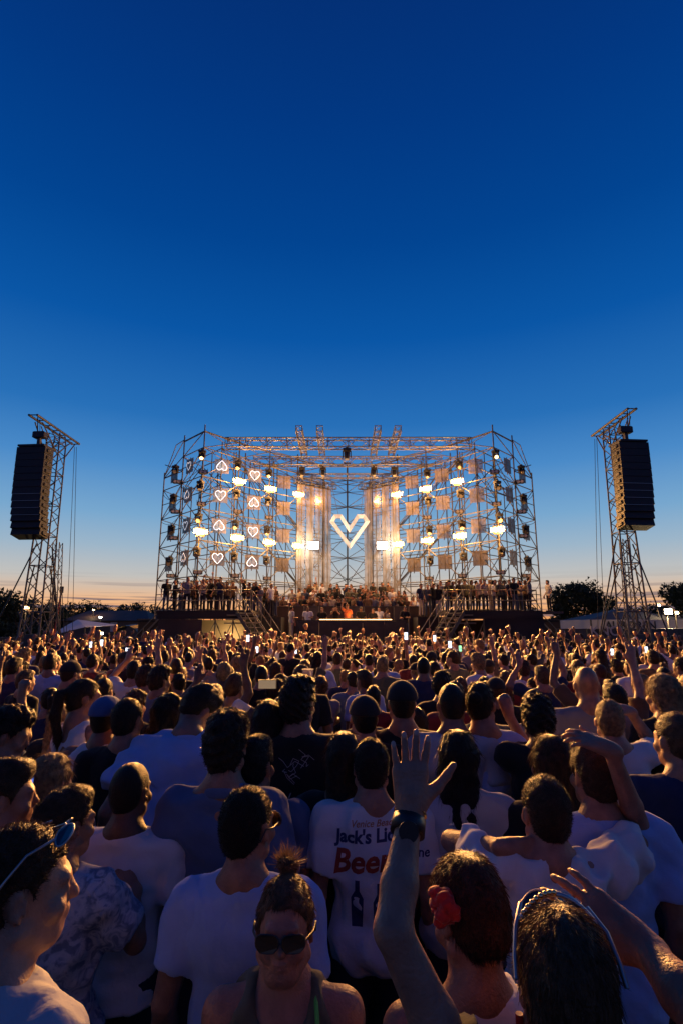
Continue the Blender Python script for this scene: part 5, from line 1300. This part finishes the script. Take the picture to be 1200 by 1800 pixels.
look(('short hair', 'both hands up'), hair='short', arms=('up_bent', 'up'), sh=.19, yaw=10)
look(('curly hair', 'fist up'), hair='curly', arms=('fist', 'down'), sh=.19)
look(('a plain cap', 'arms down'), hair='cap', arms=('down', 'front'), sh=.19, yaw=8)
look(('shaved head', 'arms down'), hair='buzz', arms=('down', 'down'), sh=.2, girth=1.08)
look(('a hair bun', 'hands joined'), hair='bun', arms=('phone', 'phone'), fem=True, sh=.165)
WGT = [14, 12, 9, 10, 1.5, 6, 8, 2.2, 1.6, 1.6, 1.6, 4, 6, 6]

# ---------------------------------------------------------------- scatter the crowd
rc = random.Random(77); spots = []; cellg = {}
def free(x, y, d):
    i, j = int(x // 1), int(y // 1)
    for a in (-1, 0, 1):
        for b_ in (-1, 0, 1):
            for (u, v) in cellg.get((i + a, j + b_), ()):
                if (u - x) ** 2 + (v - y) ** 2 < d * d: return False
    return True
def put(x, y): cellg.setdefault((int(x // 1), int(y // 1)), []).append((x, y))
for x, y, s in HEROES: put(x, y)
for k in range(60000):
    y = 3.3 + (26.0 - 3.3) * math.sqrt(rc.random()); x = rc.uniform(-1, 1) * (y * .68 + .6)
    if y > 24.6 and abs(x) > 9: continue
    if y > 21.6 and (abs(x + 13.5) < 1.4 or abs(x - 12.3) < 1.4): continue
    d = .50 if y < 6 else .46 + .008 * y
    if free(x, y, d): put(x, y); spots.append((x, y))
spots.sort(key=lambda p: p[1])
print('spots', len(spots))
N_IND = 172
SHC = ['white', 'black', 'black', 'black', 'navy', 'grey', 'navy', 'light blue', 'black', 'olive', 'dark red', 'black', 'olive', 'denim blue', 'brown']
HCC = ['black', 'dark brown', 'dark brown', 'brown', 'brown', 'light brown', 'blond', 'dark brown']
LAND = [(0, 90, 'below the left speaker tower'), (90, 215, 'below the pale canopy tent'), (215, 300, 'below left outer stairs'), (300, 420, 'below the left side platform'), (420, 520, 'below left front stairs'),
        (520, 610, 'below left booth half'), (610, 715, 'below right booth half'), (715, 810, 'below right front stairs'), (810, 940, 'below the right side platform'),
        (940, 1040, 'below the round tree'), (1040, 1130, 'below the right speaker tower'), (1130, 1200, 'below the blazing floodlight')]
ZONE = [(4.0, 'nearest rows'), (5.2, 'second band of rows'), (6.6, 'third band of rows'), (8.2, 'fourth band of rows'), (99, 'fifth band of rows')]
labels = {}
def crowd_label(hcol, words, sh, x, y, z):
    px, py, _ = PROJ((x, y, z)); land = next((l for a, b_, l in LAND if a <= px < b_), LAND[0][2] if px < 0 else LAND[-1][2]); zone = next(n for m, n in ZONE if y < m)
    hw = words[0] if words[0] in ('shaved head', 'a plain cap') else (words[0].replace('a ', '') if words[0][:2] == 'a ' else words[0])
    hw = {'hair bun': 'bun'}.get(hw, hw); hair_ = hw if words[0] in ('shaved head', 'a plain cap') else hcol + ' ' + hw
    return [hair_, sh + ' top', words[1], land, zone, px, py]
crowd = []
for i, (x, y) in enumerate(spots[:N_IND]):
    li = rc.choices(range(len(LOOKS)), WGT)[0]
    if y < 4.2 and li in (7, 9): li = 0
    words, me, _, sp = LOOKS[li]; hcn = rc.choice(HCC if words[0] not in ('shaved head',) else HCC[:4]); shn = rc.choice(SHC)
    s = rc.gauss(.985, .042) * (.955 if sp.get('fem') else 1); s = min(max(s, .88), 1.05)
    w = Matrix.Translation((x, y, 0)) @ Matrix.Rotation(RAD(rc.gauss(-x / y * -20, 17)), 4, 'Z') @ Matrix.Scale(s, 4)
    o = place(me, w, 'x', 'person', 'festival crowd', SKIN[rc.choices(range(5), [2, 4, 4, 3, 1])[0]], HAIRC[hcn], CLOTH[shn])
    crowd.append((o, crowd_label(hcn, words, shn, x, y, 1.6 * s)))
seen = {}
for o, l in crowd: seen.setdefault(tuple(l[:5]), []).append((l[5], o))
for key, lst in seen.items():
    lst.sort(key=lambda q: q[0]); n = len(lst)
    for k, (px, o) in enumerate(lst):
        t_ = f'{key[0]}, {key[1]}, {key[2]}' if key[2] != 'arms down' else f'{key[0]}, {key[1]}'
        zone_words = {'nearest rows': 'nearest rows', 'second band of rows': 'second rows', 'third band of rows': 'third rows', 'fourth band of rows': 'fourth rows', 'fifth band of rows': 'fifth rows'}[key[4]]
        lab = f'{t_}, {zone_words}, {key[3]}'
        if n > 1: lab += ', leftmost' if k == 0 else (', rightmost' if k == n - 1 else ', middle')
        o['label'] = lab
# the many small people farther back: one mass
MS = [M['skin'], M['hair'], M['shirt']]
def fixed(base, name, c):
    m = base.copy(); m.name = name
    for nd in m.node_tree.nodes:
        if nd.type == 'OBJECT_INFO':
            rgb = m.node_tree.nodes.new('ShaderNodeRGB'); rgb.outputs[0].default_value = (*c, 1)
            for l in list(nd.outputs['Color'].links): m.node_tree.links.new(rgb.outputs[0], l.to_socket)
    return m
cm = [fixed(M['skin'], 'skin_tone_' + n, c) for n, c in (('light', SKIN[1]), ('tan', SKIN[2]), ('deep', SKIN[3]))] + \
     [fixed(M['hair'], 'hair_' + n.replace(' ', '_'), HAIRC[n]) for n in ('black', 'dark brown', 'brown', 'blond')] + \
     [fixed(M['shirt'], 'cloth_' + n.replace(' ', '_'), CLOTH[n]) for n in ('white', 'black', 'navy', 'grey', 'beige', 'light blue')]
VV = []; QQ = []; TT = []; MQ = []; MT = []; base = 0
LW = [10, 10, 8, 9, 4, 6, 7, 5, 4, 4, 4, 4, 5, 4]
for (x, y) in spots[N_IND:]:
    li = rc.choices(range(len(LOOKS)), LW)[0]; lr = LOOKS[li][2][0 if y < 12.5 else 1]; s = rc.gauss(.98, .05) * (.955 if LOOKS[li][3].get('fem') else 1); a_ = RAD(rc.gauss(0, 32))
    R_ = np.array(((math.cos(a_), -math.sin(a_), 0), (math.sin(a_), math.cos(a_), 0), (0, 0, 1)), np.float32) * s
    mi = dict(skin=rc.choice((0, 1, 1, 2)), hair=rc.choice((3, 4, 4, 5, 6)), shirt=rc.choice((7, 8, 8, 8, 8, 9, 9, 9, 10, 10, 12)), cap=rc.choice((7, 8)))
    for k in ('skin', 'shirt', 'hair', 'cap'):
        if k not in lr or len(lr[k][0]) == 0: continue
        V, Q = lr[k]; VV.append(V @ R_.T + np.array((x, y, 0), np.float32)); QQ.append(Q + base); MQ.append(np.full(len(Q), mi[k])); base += len(V)
        if k == 'hair' and y < 24:
            nst = 100 if y < 14 else 40
            sv, sq, stt = strands(V, Q, nst, .04, .6, .6, lr['hd'], rc.randrange(9999), .0035, 'short')
            VV.append(sv @ R_.T + np.array((x, y, 0))); QQ.append(sq + base); TT.append(stt + base); MQ.append(np.full(len(sq), mi[k])); MT.append(np.full(len(stt), mi[k])); base += len(sv)
me = mesh_np('crowd', np.concatenate(VV), np.concatenate(QQ), np.concatenate(TT))
for m in cm: me.materials.append(m)
me.polygons.foreach_set('material_index', np.concatenate(MQ + MT).astype(np.int32)); me.update()
print('crowd quads', len(me.polygons))
tag(part('crowd', me, None), 'dense far crowd of heads and raised arms in front of the stage', 'crowd', kind='stuff')

# ---------------------------------------------------------------- guests on the platforms
GL = []
def glook(words, **sp):
    r_ = random.Random(len(GL) + 90); ar = sp.pop('arms'); spec = dict(arms={-1: arm_pose(ar[0], -1, r_), 1: arm_pose(ar[1], 1, r_)}, seed=len(GL) + 70, h=.030, hh=.024, hs=.032, **sp)
    res = build(spec); GL.append((words, to_meshes(res, spec, 0), sp))
glook('standing', hair='short', arms=('down', 'down'), sh=.19); glook('touching chest', hair='crop', arms=('front', 'down'), sh=.195, yaw=20)
glook('with long hair', hair='long', arms=('front', 'front'), fem=True, sh=.165); glook('with a bob', hair='bob', arms=('down', 'front'), fem=True, sh=.165, yaw=-20, sleeve='tank')
glook('filming', hair='short', arms=('phone', 'phone'), sh=.19); glook('raising one arm', hair='curly', arms=('down', 'fist'), sh=.19)
glook('raising both arms', hair='short', arms=('up', 'up_bent'), sh=.19); glook('in a cap', hair='cap', arms=('down', 'front'), sh=.19)
guests = []
def guest(x, y, z, li=None, sh=None, yaw=None, where='', s=None, h_=None, label=None, sk=None):
    words, me, sp = GL[li if li is not None else rc.choices(range(8), [6, 5, 5, 4, 3, 1, 1, 2])[0]]
    shn = sh or rc.choice(['white', 'black', 'black', 'beige', 'grey', 'black', 'brown', 'navy', 'olive', 'brown']); hcn = rc.choice(HCC)
    s = s or rc.uniform(.95, 1.03) * (.95 if sp.get('fem') else 1); yw = yaw if yaw is not None else 180 + rc.gauss(0, 35)
    w = Matrix.Translation((x, y, z)) @ Matrix.Rotation(RAD(yw), 4, 'Z') @ Matrix.Scale(s, 4)
    tn = rc.choice([('dark', (.03, .03, .04)), ('pale', (.45, .4, .33)), ('blue', (.07, .09, .15)), ('dark', (.03, .03, .035))])
    o = place(me, w, label or 'x', 'person', 'guests on the stage platforms', SKIN[rc.choice((0, 1, 1, 2, 3))], HAIRC[hcn], CLOTH[shn], tn[1])
    if not label: guests.append((o, (f'guest {words}, {shn} top, {tn[0]} trousers, {where}', x)))
    return o
# side platforms, seen at full height
for sd, xs in ((-1, (291, 306, 321, 328, 335, 343, 356, 368, 376, 386, 397, 408, 398, 382, 362, 318)), (1, (932, 925, 914, 905, 897, 888, 880, 868, 862, 853, 846, 872, 898, 918, 838, 830))):
    for k, px in enumerate(xs):
        yv = 28.35 + (k % 3) * .45 + rc.uniform(0, .2) if k < 11 else 29.9 + rc.uniform(-.3, .4)
        p = PY(px, 1072, yv); guest(p.x, yv, DZ, where=('left' if sd < 0 else 'right') + ' side platform')
for sd, xs in ((-1, (437, 445, 456, 465, 476, 484, 449, 470, 428)), (1, (740, 752, 762, 775, 786, 797, 808, 818, 770, 790))):
    for k, px in enumerate(xs):
        yv = 29.7 + (k % 2) * .6; zz = 2.62 if k < 6 else 2.8
        p = PY(px, 1072, yv)
        guest(p.x, yv, DZ if abs(p.x - XC) > 4.9 else 2.7, where='by the ' + ('left' if sd < 0 else 'right') + ' front stairs')
guest(PY(960, 1070, 30).x, 29.6, DZ, 0, 'pale grey', 100, label='guest alone in pale clothes at the head of the right outer staircase')
box('landing', bpy.data.objects['side_platform.001'], (PY(960, 1070, 30).x, 29.9, DZ - .06), (1.2, 1.3, .12), M['deck'])
# stands under the staircase guests
w = empty('side_riser', SX(-4.6, 30, 0), 'dark riser beside the left front staircase', 'riser', 'dark risers'); box('riser_block', w, SX(-4.55, 30.1, 1.33), (1.9, 1.9, 2.66), M['skirt'])
w = empty('side_riser', SX(4.6, 30, 0), 'dark riser beside the right front staircase', 'riser', 'dark risers'); box('riser_block', w, SX(4.55, 30.1, 1.33), (1.9, 1.9, 2.66), M['skirt'])
for row, (yv, zf, hw, n) in enumerate(((31.75, 2.2, 4.4, 22), (33.4, 2.72, 3.7, 17), (35.0, 3.2, 2.8, 12))):
    for k in range(n):
        x = XC - hw + 2 * hw * (k + .5) / n + rc.uniform(-.09, .09); guest(x, yv + rc.uniform(-.15, .35), zf, li=rc.choices(range(8), [5, 4, 5, 4, 5, 2, 2, 2])[0], where=['front', 'middle', 'back'][row] + ' tier of the balcony')
# performers and crew by the booth
F0 = 1.5
guest(PY(610, 1080, 29).x, 29.05, F0 + .05, 5, 'orange', 180, label='performer in orange T-shirt behind the middle of the booth, one arm up')
guest(PY(590, 1080, 29).x, 29.1, F0 + .05, 4, 'black', 175, label='person in black beside the performer, hands joined over the face')
for px, sh, lb in ((541, 'white', 'person in white T-shirt bending at the left end of the booth'), (566, 'black', 'person in black between the booth end and the performer'), (634, 'black', 'person in black just right of the performer'),
                   (655, 'black', 'crew member in black right of the performer in front of the balcony'), (666, 'white', 'crew member in white T-shirt toward the right end of the booth'), (680, 'beige', 'crew member in beige at the right end of the booth')):
    guest(PY(px, 1080, 29.3).x, 29.35, F0, None, sh, 180 + rc.gauss(0, 20), label=lb)
guest(PY(510, 1100, 27.6).x, 28.35, F0, 1, 'pale grey', -60, label='person in pale shirt stepping up at the left edge of the black stage floor')
guest(PY(713, 1100, 27.9).x, 28.2, F0, 2, 'black', 170, label='person with long hair in black beside the right end of the booth')
seen = {}
for o, (l, x) in guests: seen.setdefault(l, []).append((x, o))
ORDW = ['first', 'second', 'third', 'fourth', 'fifth', 'sixth', 'seventh']
for l, lst in seen.items():
    lst.sort(key=lambda q: q[0])
    for k, (x, o) in enumerate(lst): o['label'] = l if len(lst) == 1 else l + f', {ORDW[k]} from left'

# ---------------------------------------------------------------- phones and a cup held up in the crowd
PH = [(160, 1133), (179, 1130), (224, 1145), (452, 1142), (566, 1146), (423, 1140), (436, 1122), (713, 1118), (763, 1122), (790, 1133), (808, 1140), (1075, 1146), (1151, 1151), (1135, 1142), (519, 1143)]
WH = ['in front of the pale canopy tent', 'just right of the one before the canopy tent', 'below the left outer staircase', 'below the left front staircase', 'below the left end of the booth', 'left of the left front staircase foot', 'at the foot of the left front staircase',
      'right under the long haired person by the booth', 'below the right front staircase', 'just right of the right front staircase', 'right of the staircase, glowing green', 'below the right speaker tower, the brightest', 'below the blazing floodlight', 'between the right tower and the floodlight', 'between the left staircase and the booth']
for k, (px, py_) in enumerate(PH):
    Y = 14.5 - (k * 37 % 5) * .7; p = PY(px, py_, Y); w = empty('phone', p, 'lit phone screen held up ' + WH[k], 'phone', 'phones held up in the crowd')
    rz = RAD(rc.uniform(-12, 12)); box('case', w, p + Vector((0, .006, 0)), (.078, .008, .156), M['leather'], rz); box('screen', w, p, (.070, .004, .146), M['screen_green'] if k == 10 else M['screen'], rz)
    hp = p - Vector((0, -.01, .10)); V0 = Field(np.array(p) - (.12, .12, .5), np.array(p) + (.12, .12, .08), .012)
    V0.cone(p + Vector((.02, .06, -.48)), p + Vector((0, .015, -.14)), .042, .028, .01); hand(V0, np.array(p + Vector((0, .02, -.14))), (0, 0, 1), (0, -1, 0), (1, 0, 0), curl=.5, minr=.009)
    V, Q = V0.mesh(); o = tag(part('raised_forearm', mesh_np('forearm', V, Q), M['skin'], None, color=SKIN[1]), 'bare forearm holding the lit phone ' + WH[k], 'forearm', 'forearms holding phones')
p = PY(470, 1203, 4.6); w = empty('phone', p, 'phone held sideways with warm viewfinder picture above the long dark hair', 'phone'); box('case', w, p + Vector((0, .007, 0)), (.152, .009, .076), M['leather']); box('screen', w, p, (.14, .004, .066), M['screen_warm'])
p = PY(541, 1190, 4.2); w = empty('plastic_cup', p, 'clear plastic cup held up above the tall curly hair', 'cup')
bar('wall', w, p - Vector((0, 0, .055)), p + Vector((0, 0, .055)), .032, M['clear'], 20, 1.35); bar('rim', w, p + Vector((0, 0, .053)), p + Vector((0, 0, .058)), .045, M['gauze'], 20)
p = PY(40, 1386, 2.2); w = empty('phone', p, 'phone with deep blue screen low beside the blond hair at the left', 'phone'); box('case', w, p + Vector((0, .007, 0)), (.076, .009, .11), M['leather'], .5, .6); box('screen', w, p, (.066, .004, .10), M['screen_blue'], .5, .6)
